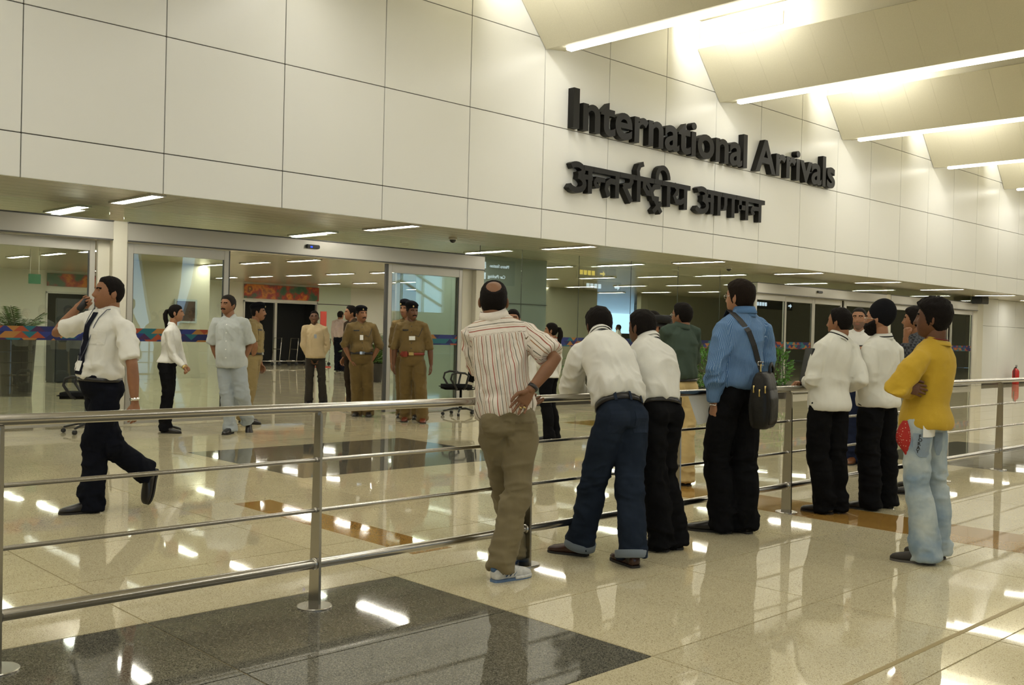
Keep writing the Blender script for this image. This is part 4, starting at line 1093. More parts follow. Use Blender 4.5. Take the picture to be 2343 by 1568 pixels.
  'facewoman': dict(top=(7.475,7.728,1.669), neck=(7.491,7.709,1.414), pel=(7.51,7.683,0.893), sL=(7.631,7.613,1.365), hL=(7.579,7.636,0.874), eL=(7.655,7.596,1.075), wL=(7.628,7.556,0.83), aL=(7.637,7.677,0.083), tL=(7.54,7.482,0), kL=(7.597,7.64,0.498), sR=(7.352,7.804,1.365), hR=(7.442,7.73,0.874), eR=(7.327,7.821,1.075), wR=(7.3,7.781,0.83), aR=(7.493,7.775,0.083), tR=(7.346,7.615,0), kR=(7.456,7.736,0.498), face=(-0.76,-0.65,0), fwd=(-0.566,-0.824,0), s=0.982),
  'ponytail': dict(top=(9.661,9.249,1.558), neck=(9.676,9.23,1.309), pel=(9.627,9.271,0.833), sL=(9.527,9.179,1.264), hL=(9.553,9.246,0.815), eL=(9.445,9.25,1.016), wL=(9.529,9.394,0.852), aL=(9.577,9.157,0.078), tL=(9.483,9.343,0), kL=(9.559,9.221,0.466), sR=(9.825,9.281,1.264), hR=(9.701,9.296,0.815), eR=(9.853,9.291,0.993), wR=(9.839,9.334,0.764), aR=(9.73,9.21,0.078), tR=(9.69,9.414,0), kR=(9.709,9.272,0.466), face=(-0.557,0.83,0), fwd=(-0.324,0.946,0), s=0.916),
  'farhead': dict(top=(30.288,25.392,1.822), neck=(30.278,25.398,1.583), pel=(30.272,25.395,0.975), sL=(30.118,25.306,1.529), hL=(30.193,25.349,0.953), eL=(30.092,25.291,1.213), wL=(30.065,25.337,0.945), aL=(30.227,25.266,0.091), tL=(30.085,25.447,0), kL=(30.2,25.325,0.542), sR=(30.437,25.49,1.529), hR=(30.351,25.44,0.953), eR=(30.463,25.505,1.213), wR=(30.437,25.551,0.945), aR=(30.393,25.362,0.091), tR=(30.307,25.575,0), kR=(30.362,25.418,0.542), face=(-0.5,0.866,0), fwd=(-0.5,0.866,0), s=1.072),
}
# ================================================================== PEOPLE: individuals
SIDE = np.array([0.72, -0.694, 0.0]); AWAY = np.array([0.694, 0.72, 0.0])
NEAR, MID, FAR = 0.0085, 0.012, 0.016

# -- man in striped shirt, right hand on the small of his back
M_STRIPE = stripe_mat('striped_cotton', (0.72, 0.66, 0.58), [(0.04, 0.035, (0.30, 0.09, 0.06)), (0.13, 0.018, (0.45, 0.30, 0.20)), (0.22, 0.028, (0.14, 0.11, 0.06)), (0.42, 0.040, (0.36, 0.10, 0.07)), (0.52, 0.018, (0.45, 0.30, 0.20)), (0.62, 0.028, (0.10, 0.10, 0.07)), (0.80, 0.03, (0.34, 0.17, 0.08)), (0.90, 0.02, (0.2, 0.16, 0.1))], 0.15)
M_OLIVE = cloth('olive_cotton', (0.19, 0.155, 0.085))
st = dict(skin=skin('tan', (0.215, 0.102, 0.050)), hair='short', hairthick=0.011, bald=0.046, shirt=M_STRIPE, attr='yoke', sleeve='short', sleeve_len=0.86, sleeve_loose=1.12, hem=0.03, tucked=True, shirt_off=0.016, fold=0.008, foldfreq=(10, 10, 5),
          legs=(0.100, 0.080, 0.078), legsmat=M_OLIVE, legfold=0.009, legfreq=(6, 6, 13), shoe=mat('sneaker_white', (0.60, 0.60, 0.58), 0.5, noise=0.15, nscale=60), sole=mat('sneaker_sole_blue', (0.10, 0.17, 0.30), 0.5),
          vox=NEAR, hires=True, face=False, seed=11, hem_z=0.062, wide=1.06, trap=0.004, waist=0.12, shoe_h=1.15, handR=('open', -0.55 * SIDE - UP * 0.85, -AWAY), neckw=1.05)
P_STRIPED = p = person('man in red-striped short-sleeved shirt and olive trousers, one hand behind his back', JOINTS['striped'], st)
wr = p.J['wR']; ar = norm(p.J['wR'] - p.J['eR'])
p.add('wrist_band', tube([wr - ar * 0.03, wr - ar * 0.02, wr - ar * 0.01], [0.032, 0.033, 0.031], 18, rounded=False), M_BELT)
for q, (dx, dz) in enumerate(((-0.055, -0.100), (-0.033, -0.098))):
    c = wr + SIDE * dx + UP * dz - AWAY * 0.01
    dd = norm(-0.5 * SIDE - UP * 0.85)
    p.add('ring', tube([c - dd * 0.004, c + dd * 0.004], [0.0105, 0.0105], 14, rounded=False), M_GOLD)
for k in 'RL':      # running-shoe trim
    an, tv_ = p.J['a' + k], p.J['t' + k]; d = norm((tv_ - an) * np.array([1, 1, 0])); sd_ = np.cross(d, UP); o = np.array([an[0], an[1], 0.0]) - d * 0.06 * p.s; L_ = 0.275 * p.s
    M_TRIM = mat('sneaker_blue_trim', (0.05, 0.11, 0.22), 0.5)
    for sg in (-1, 1):
        for t0, t1 in ((0.26, 0.40), (0.36, 0.50), (0.46, 0.58)):
            p.add('shoe_stripe', tube([o + d * L_ * t0 + sd_ * sg * 0.0375 + UP * 0.030, o + d * L_ * (t0 + t1) / 2 + sd_ * sg * 0.040 + UP * 0.048, o + d * L_ * t1 + sd_ * sg * 0.033 + UP * 0.068], [(0.004, 0.003)] * 3, 6), M_TRIM)
        p.add('sole_edge', tube([o + d * L_ * t + sd_ * sg * w_ + UP * 0.016 for t, w_ in ((0.50, 0.044), (0.62, 0.049), (0.75, 0.050), (0.88, 0.044), (0.95, 0.034))], [(0.005, 0.010)] * 5, 8), mat('sneaker_white', (0.6, 0.6, 0.58), 0.5))
    p.add('heel_tab', ellipsoid(o + d * 0.012 + UP * 0.072, (0.022, 0.022, 0.018), 12, 8), M_TRIM)
    for q in range(4):
        c = o + d * L_ * (0.46 + 0.07 * q) + UP * (0.082 - 0.006 * q) * p.s * 1.05
        p.add('lace', tube([c - sd_ * 0.018, c + UP * 0.004, c + sd_ * 0.018], [0.003] * 3, 6), mat('lace_grey', (0.35, 0.36, 0.37), 0.7))
chest(p, -0.04, 0.085, 0.13, 0.012, cloth('olive_seam', (0.15, 0.12, 0.065)), 'back_pocket', back=True, VF=p.legsVF, off=0.002, thick=0.002)

# -- man in white shirt and jeans leaning on the railing
def denim(name, c, fade, axis=None):
    m = cloth(name, c, noise=0.22, bump=0.3, bscale=500, nscale=6); return m
M_JEAN = denim('dark_denim', (0.016, 0.023, 0.038), 0.1)
M_DENIMB = cloth('denim_inside', (0.16, 0.19, 0.22))
st = dict(skin=SK_D, hair='low', hairthick=0.022, shirt=M_WHITE, sleeve='long', sleeve_loose=1.30, hem=0.17, tucked=True, shirt_off=0.022, fold=0.011, foldfreq=(8, 8, 5), cuff=0.9,
          legs=(0.102, 0.088, 0.088), legsmat=M_JEAN, legs_name='jeans', legfold=0.008, cuffs=M_DENIMB, belt=M_BELT, belt_t=(0.10, 0.165), waist=0.14,
          shoe=mat('brown_leather', (0.045, 0.018, 0.012), 0.25), vox=NEAR, hires=True, face=False, seed=23, hem_z=0.05, curve=0.7, wide=1.05, handL=('fist', None, (0, 0, -1)), handR=('fist', None, (0, 0, -1)), pitch=-6)
P_JEANS = p = person('man in white shirt and dark blue jeans leaning forward on the railing', JOINTS['jeans'], st)
for lat in (-0.085, 0.085):
    chest(p, -0.09, lat, 0.125, 0.14, cloth('denim_pocket', (0.020, 0.028, 0.046)), 'back_pocket', back=True, VF=p.legsVF, off=0.001, thick=0.003, shape=lambda a, b: (a * (1 if b > -0.04 else 1.0 + (b + 0.04) * 4), b))
for lat in (-0.10, 0.0, 0.10):
    chest(p, 0.13, lat, 0.016, 0.06, cloth('denim_loop', (0.022, 0.030, 0.048)), 'belt_loop', back=True, VF=p.torso(0.05, 0.2, 0.02), off=0.002, thick=0.003, nx=1, ny=3)

# -- man in white shirt and black trousers
st = dict(skin=SK_D, hair='low', hairthick=0.016, shirt=M_WHITE, sleeve='long', sleeve_loose=1.25, hem=0.13, tucked=True, shirt_off=0.024, fold=0.011, foldfreq=(8, 8, 5),
          legs=(0.100, 0.088, 0.090), legsmat=M_BLACK, belt=M_BELT, belt_t=(0.08, 0.13), waist=0.12, vox=NEAR, hires=True, face=False, seed=31, curve=0.4, wide=1.05,
          handL=('fist', None, (0, 0, -1)), handR=('fist', None, (0, 0, -1)), legfold=0.008)
P_WSHIRT = p = person('man in white shirt and black trousers leaning on the railing beside the jeans wearer', JOINTS['whiteshirt'], st)

# -- man in blue pinstripe shirt with shoulder bag
M_BLUES = stripe_mat('blue_pinstripe', (0.085, 0.175, 0.335), [(0.1, 0.16, (0.30, 0.42, 0.60))], 0.0105)
st = dict(skin=SK_L, hair='low', hairthick=0.018, shirt=M_BLUES, attr='plain', sleeve='long', sleeve_loose=1.2, hem=0.12, tucked=True, shirt_off=0.018, fold=0.009, foldfreq=(9, 9, 5),
          legs=(0.102, 0.090, 0.092), legsmat=M_BLACK, waist=0.14, vox=NEAR, hires=True, face=True, seed=41, wide=0.98, hairmat=mat('dark_brown_hair', (0.014, 0.009, 0.006), 0.75, spec=0.1, bump=0.6, bscale=160), legfold=0.008, shoe_l=1.12)
P_BLUE = p = person('tall man in blue pinstriped shirt with a black bag over his shoulder', JOINTS['blue'], st)
wr = p.J['wL']; ar = norm(p.J['wL'] - p.J['eL'])
ring = [wr + ar * 0.012 + 0.034 * (math.cos(a) * norm(np.cross(ar, AWAY)) + math.sin(a) * norm(np.cross(ar, np.cross(ar, AWAY)))) for a in np.linspace(0, 2 * math.pi, 22)]
p.add('bangle', tube(ring, [0.0035] * len(ring), 6), M_CHROME)
def spectacles(p, m=None):
    m = m or M_CHROME; parts = []
    for sd in (-1, 1):
        c = np.array([0.031 * sd, 0.098, 0.010])
        rg = [c + np.array([0.022 * math.cos(a), 0, 0.016 * math.sin(a)]) for a in np.linspace(0, 2 * math.pi, 16)]
        parts.append(tube(p.toW(rg), [0.0016] * 16, 5)); parts.append(tube(p.toW([(0.052 * sd, 0.096, 0.014), (0.078 * sd, 0.03, 0.012), (0.080 * sd, -0.012, 0.004)]), [0.0016] * 3, 5))
    parts.append(tube(p.toW([(-0.01, 0.100, 0.014), (0.01, 0.100, 0.014)]), [0.0016] * 2, 5))
    p.add('spectacles', join(*parts), m)
spectacles(p)

# -- two men in white jackets with dark piping
M_JACK = cloth('white_jacket_twill', (0.72, 0.71, 0.63), noise=0.03)
M_PIPE = cloth('black_piping', (0.02, 0.02, 0.022))
def jacket_trim(p):
    V = []; n = 30
    pts = [p.cc + p.cu * math.cos(a) * p.nr * 1.32 + p.cw * math.sin(a) * p.nr * 1.38 + p.ca * (0.004 - 0.03 * max(0, math.sin(a)) ** 3) * p.s - p.cw * 0.006 for a in np.linspace(0, 2 * math.pi, n)]
    p.add('collar_piping', tube(pts, [0.0055] * n, 6), M_PIPE)
    for k in 'L':
        a = norm(p.J['w' + k] - p.J['e' + k]); c = p.J['e' + k] + (p.J['w' + k] - p.J['e' + k]) * 0.90
        p.add('cuff_piping', tube([c - a * 0.004, c + a * 0.004], [0.054 * p.s] * 2, 18, rounded=False), M_PIPE)
st = dict(skin=SK_M, hair='short', hairthick=0.016, shirt=M_JACK, shirt_name='jacket', sleeve='long', sleeve_loose=1.22, hem=-0.10, tucked=False, shirt_off=0.022, fold=0.007, foldfreq=(8, 8, 4), collar='band', cuff=0.92,
          legs=(0.100, 0.088, 0.088), legsmat=M_BLACK, vox=NEAR, hires=True, face=True, seed=51, handL=('grip', -SIDE, (0, 0, -1)), wide=0.98, legfold=0.008)
P_JACKET = p = person('short-haired man in white jacket with black piping, hand on the railing', JOINTS['jacket'], st); jacket_trim(p)
st = dict(skin=SK_L, shirt=M_JACK, shirt_name='jacket', sleeve='long', sleeve_loose=1.28, hem=-0.10, tucked=False, shirt_off=0.022, fold=0.007, foldfreq=(8, 8, 4), collar='band', cuff=0.95,
          legs=(0.104, 0.090, 0.088), legsmat=M_BLACK, vox=NEAR, hires=True, face=True, seed=61, beard=0.020, wide=1.02, belly=0.01, legfold=0.008)
P_TURBAN = p = person('man in black turban and white jacket with dark piping', JOINTS['turban'], st); jacket_trim(p)
# turban: wrapped cloth
D, F = sdirs(64, 44)
q = D * np.array([0.093, 0.112, 0.128])
fold = np.abs(((q[:, 2] * 1.0 + np.abs(q[:, 0]) * 0.75 + q[:, 1] * 0.28) / 0.017) % 1.0 - 0.5)
q = q + D * (0.0055 * (fold - 0.25))[:, None] * (D[:, 2] > -0.5)[:, None]
q[:, 2] = np.where(q[:, 2] < -0.085, -0.085 + (q[:, 2] + 0.085) * 0.15, q[:, 2])
th = math.radians(24); Rx = np.array([[1, 0, 0], [0, math.cos(th), -math.sin(th)], [0, math.sin(th), math.cos(th)]])
q = q @ Rx.T + np.array([0, -0.034, 0.058])
p.add('turban', (p.toW(q), F), cloth('black_turban_cloth', (0.010, 0.010, 0.012), noise=0.2))
spectacles(p)

# -- young man in yellow top and faded jeans
def faded_denim():
    m = bpy.data.materials.new('faded_denim'); m.use_nodes = True
    nt = m.node_tree; b = nt.nodes['Principled BSDF']; L = nt.links.new
    tc = nt.nodes.new('ShaderNodeTexCoord'); n = nt.nodes.new('ShaderNodeTexNoise'); n.inputs['Scale'].default_value = 5.0; n.inputs['Detail'].default_value = 5
    cr = nt.nodes.new('ShaderNodeValToRGB'); e = cr.color_ramp.elements
    e[0].position = 0.35; e[0].color = (0.20, 0.28, 0.36, 1); e[1].position = 0.68; e[1].color = (0.50, 0.55, 0.53, 1)
    n2 = nt.nodes.new('ShaderNodeTexNoise'); n2.inputs['Scale'].default_value = 500
    bp = nt.nodes.new('ShaderNodeBump'); bp.inputs['Strength'].default_value = 0.3; bp.inputs['Distance'].default_value = 0.004
    L(tc.outputs['Object'], n.inputs['Vector']); L(n.outputs['Fac'], cr.inputs[0]); L(cr.outputs[0], b.inputs['Base Color'])
    L(tc.outputs['Object'], n2.inputs['Vector']); L(n2.outputs['Fac'], bp.inputs['Height']); L(bp.outputs[0], b.inputs['Normal'])
    b.inputs['Roughness'].default_value = 0.9
    MATS['faded_denim'] = m
    return m
M_FADE = faded_denim()
M_YEL = cloth('yellow_jersey', (0.52, 0.335, 0.03), noise=0.05)
st = dict(skin=SK_D, hair='low', hairthick=0.032, shirt=M_YEL, shirt_name='jersey_top', sleeve='long', sleeve_loose=1.3, hem=-0.10, tucked=False, shirt_off=0.020, fold=0.004, foldfreq=(8, 8, 8), collar='crew',
          legs=(0.090, 0.076, 0.094), legsmat=M_FADE, legs_name='jeans', legfold=0.006, shoe=mat('dark_canvas', (0.03, 0.025, 0.02), 0.7), sole=mat('grey_sole', (0.10, 0.09, 0.08), 0.7), vox=NEAR, hires=True, face=True, seed=71,
          handL=('fist', None, None), handR=('relaxed', SIDE * 0.85 - AWAY * 0.25 - UP * 0.2, AWAY), wide=0.95, seat=0.88, head=1.03)
P_YELLOW = p = person('young man in yellow long-sleeved top and faded jeans with folded arms', JOINTS['yellow'], st)
n = 30
pts = [p.cc + p.cu * math.cos(a) * p.nr * 1.18 + p.cw * math.sin(a) * p.nr * 1.2 + p.ca * (0.016 - 0.03 * max(0, math.sin(a)) ** 3) * p.s for a in np.linspace(0, 2 * math.pi, n)]
p.add('necklace', tube(pts, [0.004] * n, 6), mat('red_cord', (0.16, 0.015, 0.01), 0.7))

# -- man facing the camera between the white jackets
st = dict(skin=SK_L, hair='short', hairthick=0.008, hairmat=M_HAIRG, shirt=M_WHITE, sleeve='short', hem=0.12, shirt_off=0.016, legs=(0.098, 0.084, 0.085), legsmat=cloth('navy_cotton', (0.015, 0.020, 0.045)),
          shoe=mat('tan_leather', (0.16, 0.06, 0.02), 0.35), vox=MID, seed=81, beard=0.0022, beardmat=mat('stubble', (0.20, 0.115, 0.075), 0.8), wide=1.1, belly=0.02, handL=('grip', None, None), handR=('grip', None, None))
P_FACING = p = person('man in white short-sleeved shirt facing the camera beyond the railing, holding a dark folder', JOINTS['facing'], st)

# -- man in dark checked shirt, hand raised to his face
def check_mat():
    m = bpy.data.materials.new('dark_check'); m.use_nodes = True
    nt = m.node_tree; b = nt.nodes['Principled BSDF']; L = nt.links.new
    tc = nt.nodes.new('ShaderNodeTexCoord'); ck = nt.nodes.new('ShaderNodeTexChecker'); ck.inputs['Scale'].default_value = 42
    ck.inputs[1].default_value = (0.015, 0.016, 0.02, 1); ck.inputs[2].default_value = (0.07, 0.075, 0.085, 1)
    L(tc.outputs['Object'], ck.inputs[0]); L(ck.outputs[0], b.inputs['Base Color']); b.inputs['Roughness'].default_value = 0.85
    MATS['dark_check'] = m
    return m
M_CHECK = check_mat()
st = dict(skin=SK_M, hair='low', hairthick=0.024, shirt=M_CHECK, sleeve='long', sleeve_loose=1.1, cuff=0.85, hem=-0.05, tucked=False, legs=(0.096, 0.084, 0.086), legsmat=M_BLACK, vox=MID, seed=91, handL=('fist', UP * 0.9 + AWAY * 0.1, SIDE), collarmat=cloth('grey_collar', (0.12, 0.13, 0.14)))
P_CHECKED = p = person('man in dark checked shirt with a hand raised to his face, behind the yellow top', JOINTS['checked'], st)

# -- man in green shirt and khaki trousers inside the railing
st = dict(skin=SK_M, hair='short', hairthick=0.020, shirt=cloth('bottle_green_cotton', (0.062, 0.088, 0.068)), sleeve='long', sleeve_loose=1.2, hem=0.14, shirt_off=0.018, fold=0.008, legs=(0.106, 0.092, 0.084), legsmat=cloth('khaki_cotton', (0.56, 0.42, 0.19)),
          vox=0.010, seed=101, handL=('fist', None, None), handR=('fist', None, None), wide=1.1, belt=M_BELT, belt_t=(0.09, 0.13))
P_GREEN = p = person('man in dark green shirt and khaki trousers standing inside the railing', JOINTS['green'], st); spectacles(p)
st = dict(skin=SK_M, hair='short', shirt=M_CHECK, sleeve='long', hem=-0.05, tucked=False, legs=(0.096, 0.084, 0.084), legsmat=M_BLACK, vox=MID, seed=111, face=True)
P_CAMMAN = p = person('camera operator in dark checked shirt shouldering a video camera', JOINTS['cameraman'], st)

# -- walking man with phone
st = dict(skin=SK_M, hair='short', hairthick=0.014, shirt=M_WHITE, sleeve='short', sleeve_len=0.66, sleeve_lenL=0.88, sleeve_loose=1.02, hem=0.12, shirt_off=0.016, fold=0.008, legs=(0.100, 0.084, 0.084), legsmat=M_NAVY, vox=0.010, hires=True, seed=121,
          belly=0.018, wide=0.98, deep=1.02, belt=M_BELT, belt_t=(0.08, 0.13), handR=('grip', norm(UP * 0.45 - SIDE * -0.75), -AWAY * 0.3 + UP * 0.2 + SIDE * 0.3), raisedR=True, legfold=0.008, pitch=4, moustache=False)
P_WALKER = p = person('man in white short-sleeved shirt and dark tie walking past while holding a phone', JOINTS['walker'], st)

# -- people standing by the doors
st = dict(skin=SK_L, female=True, hair='low', hairthick=0.012, shirt=M_WHITE, sleeve='long', sleeve_loose=1.15, hem=0.02, tucked=False, shirt_off=0.012, legs=(0.096, 0.078, 0.080), legsmat=M_BLACK, vox=MID, seed=131, waist=0.14, handR=('fist', SIDE * 0.5 - UP * 0.8, -AWAY * 0.2 - SIDE), handL=('fist', SIDE * 0.5 - UP * 0.8, -AWAY))
P_WOMAN = p = person('woman with black ponytail, white blouse and black trousers, standing in profile', JOINTS['woman'], st)
def ponytail(p, length=0.30, r=0.030):
    pts = [(0, -0.085, 0.045), (0, -0.125, 0.035), (0, -0.145, -0.02), (0, -0.140, -0.08), (0, -0.125, -0.14), (0, -0.115, -0.06 - length * 0.7), (0, -0.11, -0.06 - length)]
    V, F = tube(p.toW(pts), np.array([r * 0.6, r * 0.85, r, r * 1.05, r * 0.95, r * 0.7, r * 0.2]) * p.s, 12)
    V = np.array(V); V = V + 0.006 * np.stack([vnoise(V * 40, 3), vnoise(V * 40, 4), vnoise(V * 20, 5)], 1)
    p.add('ponytail', (V, F), M_HAIR)
ponytail(p)
st = dict(skin=SK_M, hair='short', hairthick=0.018, hairmat=M_HAIRG, shirt=cloth('pale_grey_cotton', (0.46, 0.49, 0.47)), sleeve='short', sleeve_len=0.92, sleeve_loose=1.2, hem=-0.20, tucked=False, shirt_off=0.022, fold=0.008,
          legs=(0.100, 0.088, 0.082), legsmat=cloth('pale_grey_trousers', (0.36, 0.40, 0.42)), vox=MID, seed=141, wide=1.06, belly=0.015, raisedL=True, moustache=True)
P_GREY = p = person('man in pale grey safari shirt and grey trousers with hands behind his back', JOINTS['greyshirt'], st)
M_KHAKI = cloth('khaki_uniform', (0.155, 0.105, 0.038), noise=0.08)
M_KHAKIL = cloth('light_khaki_uniform', (0.27, 0.20, 0.085), noise=0.08)
M_REDB = mat('red_belt', (0.20, 0.022, 0.010), 0.4)
st = dict(skin=SK_M, hair='short', hairthick=0.010, shirt=M_KHAKIL, sleeve='short', hem=0.17, shirt_off=0.014, legs=(0.096, 0.082, 0.08), legsmat=M_KHAKIL, vox=MID, seed=151, belt=M_BELT, moustache=True)
P_OFF1 = p = person('khaki-uniformed officer in black beret in profile behind the grey shirt', JOINTS['officerside'], st)
st = dict(skin=SK_D, hair='short', hairthick=0.010, shirt=cloth('tan_cotton', (0.50, 0.39, 0.23)), sleeve='long', hem=-0.10, tucked=False, shirt_off=0.02, legs=(0.088, 0.072, 0.072), legsmat=cloth('charcoal_trousers', (0.05, 0.045, 0.042)), vox=MID, seed=161)
P_TAN = p = person('man in loose tan shirt and charcoal trousers standing in the open doorway', JOINTS['tan'], st)
st = dict(skin=SK_M, hair='low', hairthick=0.014, shirt=cloth('dusky_pink_cotton', (0.42, 0.33, 0.29)), sleeve='long', hem=0.1, legs=(0.096, 0.084, 0.082), legsmat=M_NAVY, vox=FAR, seed=171, face=False)
P_PINK = p = person('man in dusky pink shirt far inside the hall, seen from behind', JOINTS['pinkback'], st)
st = dict(skin=SK_M, hair='short', hairthick=0.018, shirt=cloth('dark_brown_jacket', (0.045, 0.032, 0.02)), sleeve='long', hem=-0.08, tucked=False, legs=(0.096, 0.084, 0.082), legsmat=cloth('dark_brown_trousers', (0.03, 0.022, 0.015)), vox=MID, seed=181)
P_BROWN = p = person('man in dark brown clothes looking left, half hidden behind an officer', JOINTS['brown'], st)
st = dict(skin=SK_M, hair='short', hairthick=0.010, shirt=M_KHAKI, sleeve='elbow', hem=0.17, shirt_off=0.014, legs=(0.104, 0.088, 0.084), legsmat=M_KHAKI, vox=MID, seed=191, belt=M_BELT, moustache=True, wide=1.12, belt_t=(0.115, 0.185), belly=0.022)
P_OFF2 = p = person('moustached khaki-uniformed officer with black belt and beret', JOINTS['officer'], st)
st = dict(skin=SK_D, hair='short', hairthick=0.010, shirt=M_KHAKI, sleeve='elbow', hem=0.17, shirt_off=0.014, legs=(0.106, 0.090, 0.086), legsmat=M_KHAKI, shoe=mat('red_brown_leather', (0.16, 0.035, 0.015), 0.3), vox=MID, seed=201, belt=M_REDB, moustache=True, wide=1.12, belt_t=(0.115, 0.185), belly=0.022)
P_OFF3 = p = person('khaki-uniformed officer with red belt and red-brown shoes', JOINTS['redbelt'], st)
st = dict(skin=SK_M, hair='short', hairthick=0.010, shirt=M_KHAKI, sleeve='elbow', hem=0.17, legs=(0.098, 0.084, 0.082), legsmat=M_KHAKI, vox=MID, seed=211, belt=M_BELT)
P_OFF4 = p = person('khaki-uniformed officer almost hidden behind the one with the red belt', JOINTS['behindofficer'], st)
st = dict(skin=SK_L, female=True, hair='low', hairthick=0.010, shirt=M_WHITE, sleeve='long', hem=0.0, tucked=False, legs=(0.096, 0.078, 0.080), legsmat=M_BLACK, vox=MID, seed=221)
P_FACEW = p = person('dark-haired woman whose face shows beside the balding head', JOINTS['facewoman'], st)
st = dict(skin=SK_L, female=True, hair='low', hairthick=0.014, shirt=M_WHITE, sleeve='long', sleeve_loose=1.2, hem=0.0, tucked=False, legs=(0.096, 0.080, 0.082), legsmat=M_BLACK, vox=MID, seed=231)
P_PONY = p = person('woman with a long ponytail and white blouse beyond the striped shirt', JOINTS['ponytail'], st); ponytail(p, 0.42, 0.036)
st = dict(skin=SK_D, hair='low', hairthick=0.012, shirt=M_WHITE, sleeve='long', hem=0.1, legs=(0.096, 0.084, 0.082), legsmat=M_BLACK, vox=FAR, seed=241, face=False)
P_FARH = p = person('tiny distant man in white far inside, by the bright window', JOINTS['farhead'], st)
# ================================================================== OBJECTS
# ---- railing
RY = 4.352
rail = empty('railing', (1.35, RY, 0)); tag(rail, 'brushed steel railing of four horizontal tubes between flat tapered posts', 'railing')
def rl(name, vf, m=M_STEEL, smooth=False, parent=None): return obj(name, vf, m, parent or rail, smooth, (1.35, RY, 0))
for nm, z, r in (('top_rail', 1.013, 0.0245), ('middle_rail', 0.748, 0.0105), ('middle_rail', 0.492, 0.0105), ('bottom_rail', 0.220, 0.0245)):
    rl(nm, tube([(x, RY, z) for x in np.linspace(-1.66, 16.4, 13)], [r] * 13, 24, rounded=False), smooth=True)
post_me = mesh_data('post', *prism([(-0.046, 0.008), (0.046, 0.008), (0.026, 0.985), (-0.026, 0.985)], 'x', -0.007, 0.007), M_STEEL)
disc_me = mesh_data('base_disc', *lathe([(0.090, 0.0), (0.090, 0.006), (0.086, 0.009), (0.0, 0.009)][:3] + [(0.02, 0.009)], 36), M_STEEL)
sl_big = mesh_data('collar', *tube([(-0.016, 0, 0), (0.016, 0, 0)], [0.029, 0.029], 24, rounded=False), M_STEEL, True)
sl_small = mesh_data('collar', *tube([(-0.014, 0, 0), (0.014, 0, 0)], [0.0135, 0.0135], 18, rounded=False), M_STEEL, True)
for k in range(-1, 10):
    x = 1.507 * k
    po = link_mesh('post', post_me, rail, (x, 0, 0))
    link_mesh('base_disc', disc_me, po)
    for z, me_ in ((0.748, sl_small), (0.492, sl_small), (0.220, sl_big)): link_mesh('collar', me_, po, (0, 0, z))
    link_mesh('rail_bracket', mesh_data('rail_bracket', *bevbox(-0.012, 0.012, -0.012, 0.012, 0.975, 0.992, 0.002), M_STEEL), po)

# ---- lettering on the fascia
M_LET = mat('black_letters', (0.010, 0.0095, 0.008), 0.4, spec=0.2)
def text_mesh(body, size, extrude, offset):
    cu = bpy.data.curves.new('t', 'FONT'); cu.body = body; cu.size = size; cu.extrude = extrude; cu.offset = offset; cu.resolution_u = 5
    ob = bpy.data.objects.new('t', cu); col.objects.link(ob)
    dg = bpy.context.evaluated_depsgraph_get(); dg.update()
    ev = ob.evaluated_get(dg); me = ev.to_mesh()
    V = np.array([tuple(v.co) for v in me.vertices]); F = [tuple(p.vertices) for p in me.polygons]
    ev.to_mesh_clear(); bpy.data.objects.remove(ob); bpy.data.curves.remove(cu)
    return V, F
def xmax(body):
    V, _ = text_mesh(body, 1.0, 0, 0); return V[:, 0].max()
def sign_text(parent, body, x0, z0, width, cap, y, depth, m, bold=0.02, mirror_dir=1):
    """separate letters standing on a wall that faces -Y (or +Y with mirror_dir=-1)"""
    lref = xmax('l'); adv = []
    for ch in body: adv.append(xmax((ch if ch != ' ' else ' ') + 'l') - lref if ch != ' ' else 0.30)
    VI, _ = text_mesh('I', 1.0, 0, 0); ch_h = VI[:, 1].max() - VI[:, 1].min()
    total = sum(adv); sx = width / total; sz = cap / ch_h
    x = 0.0
    for ch, a in zip(body, adv):
        if ch != ' ':
            V, F = text_mesh(ch, 1.0, 0.5, bold)
            W = np.stack([x0 + mirror_dir * (x + V[:, 0]) * sx, y + V[:, 2] * depth * -mirror_dir * -1.0, z0 + V[:, 1] * sz], 1)
            obj('letter', (W, F), m, parent)
        x += a
le = empty('lettering', (0, 0, 0)); tag(le, 'black raised lettering reading International Arrivals on the white wall', 'wall lettering')
sign_text(le, 'International Arrivals', 12.56, 4.945, 9.02, 0.64, YF - 0.075, 0.13, M_LET, 0.022)

# Devanagari line, drawn as strokes (x in metres along the wall, z height)
STK = [0]
def stroke(pts, w):
    P = np.array(pts, float); T = np.gradient(P, axis=0); T /= np.linalg.norm(T, axis=1)[:, None] + 1e-9
    Nn = np.stack([-T[:, 1], T[:, 0]], 1)
    L = P + Nn * w / 2; R = P - Nn * w / 2; n = len(P)
    STK[0] += 1
    y0, y1 = YF - 0.13 - 0.0009 * (STK[0] % 9), YF - 0.015
    V = []; F = []
    for a, b in zip(L, R): V += [(a[0], y0, a[1]), (b[0], y0, b[1]), (b[0], y1, b[1]), (a[0], y1, a[1])]
    for i in range(n - 1):
        for q in range(4): F.append((i * 4 + q, i * 4 + (q + 1) % 4, (i + 1) * 4 + (q + 1) % 4, (i + 1) * 4 + q))
    F.append((0, 1, 2, 3)); F.append(tuple((n - 1) * 4 + q for q in (3, 2, 1, 0)))
    return V, F
def arc(cx, cz, rx, rz, a0, a1, n=14):
    return [(cx + rx * math.cos(math.radians(a)), cz + rz * math.sin(math.radians(a))) for a in np.linspace(a0, a1, n)]
ZH, ZBs, SW = 4.33, 3.86, 0.105        # head line, base line, stroke width
hi_ = empty('lettering', (0, 0, 0)); tag(hi_, 'black raised Devanagari lettering below the English words', 'wall lettering')
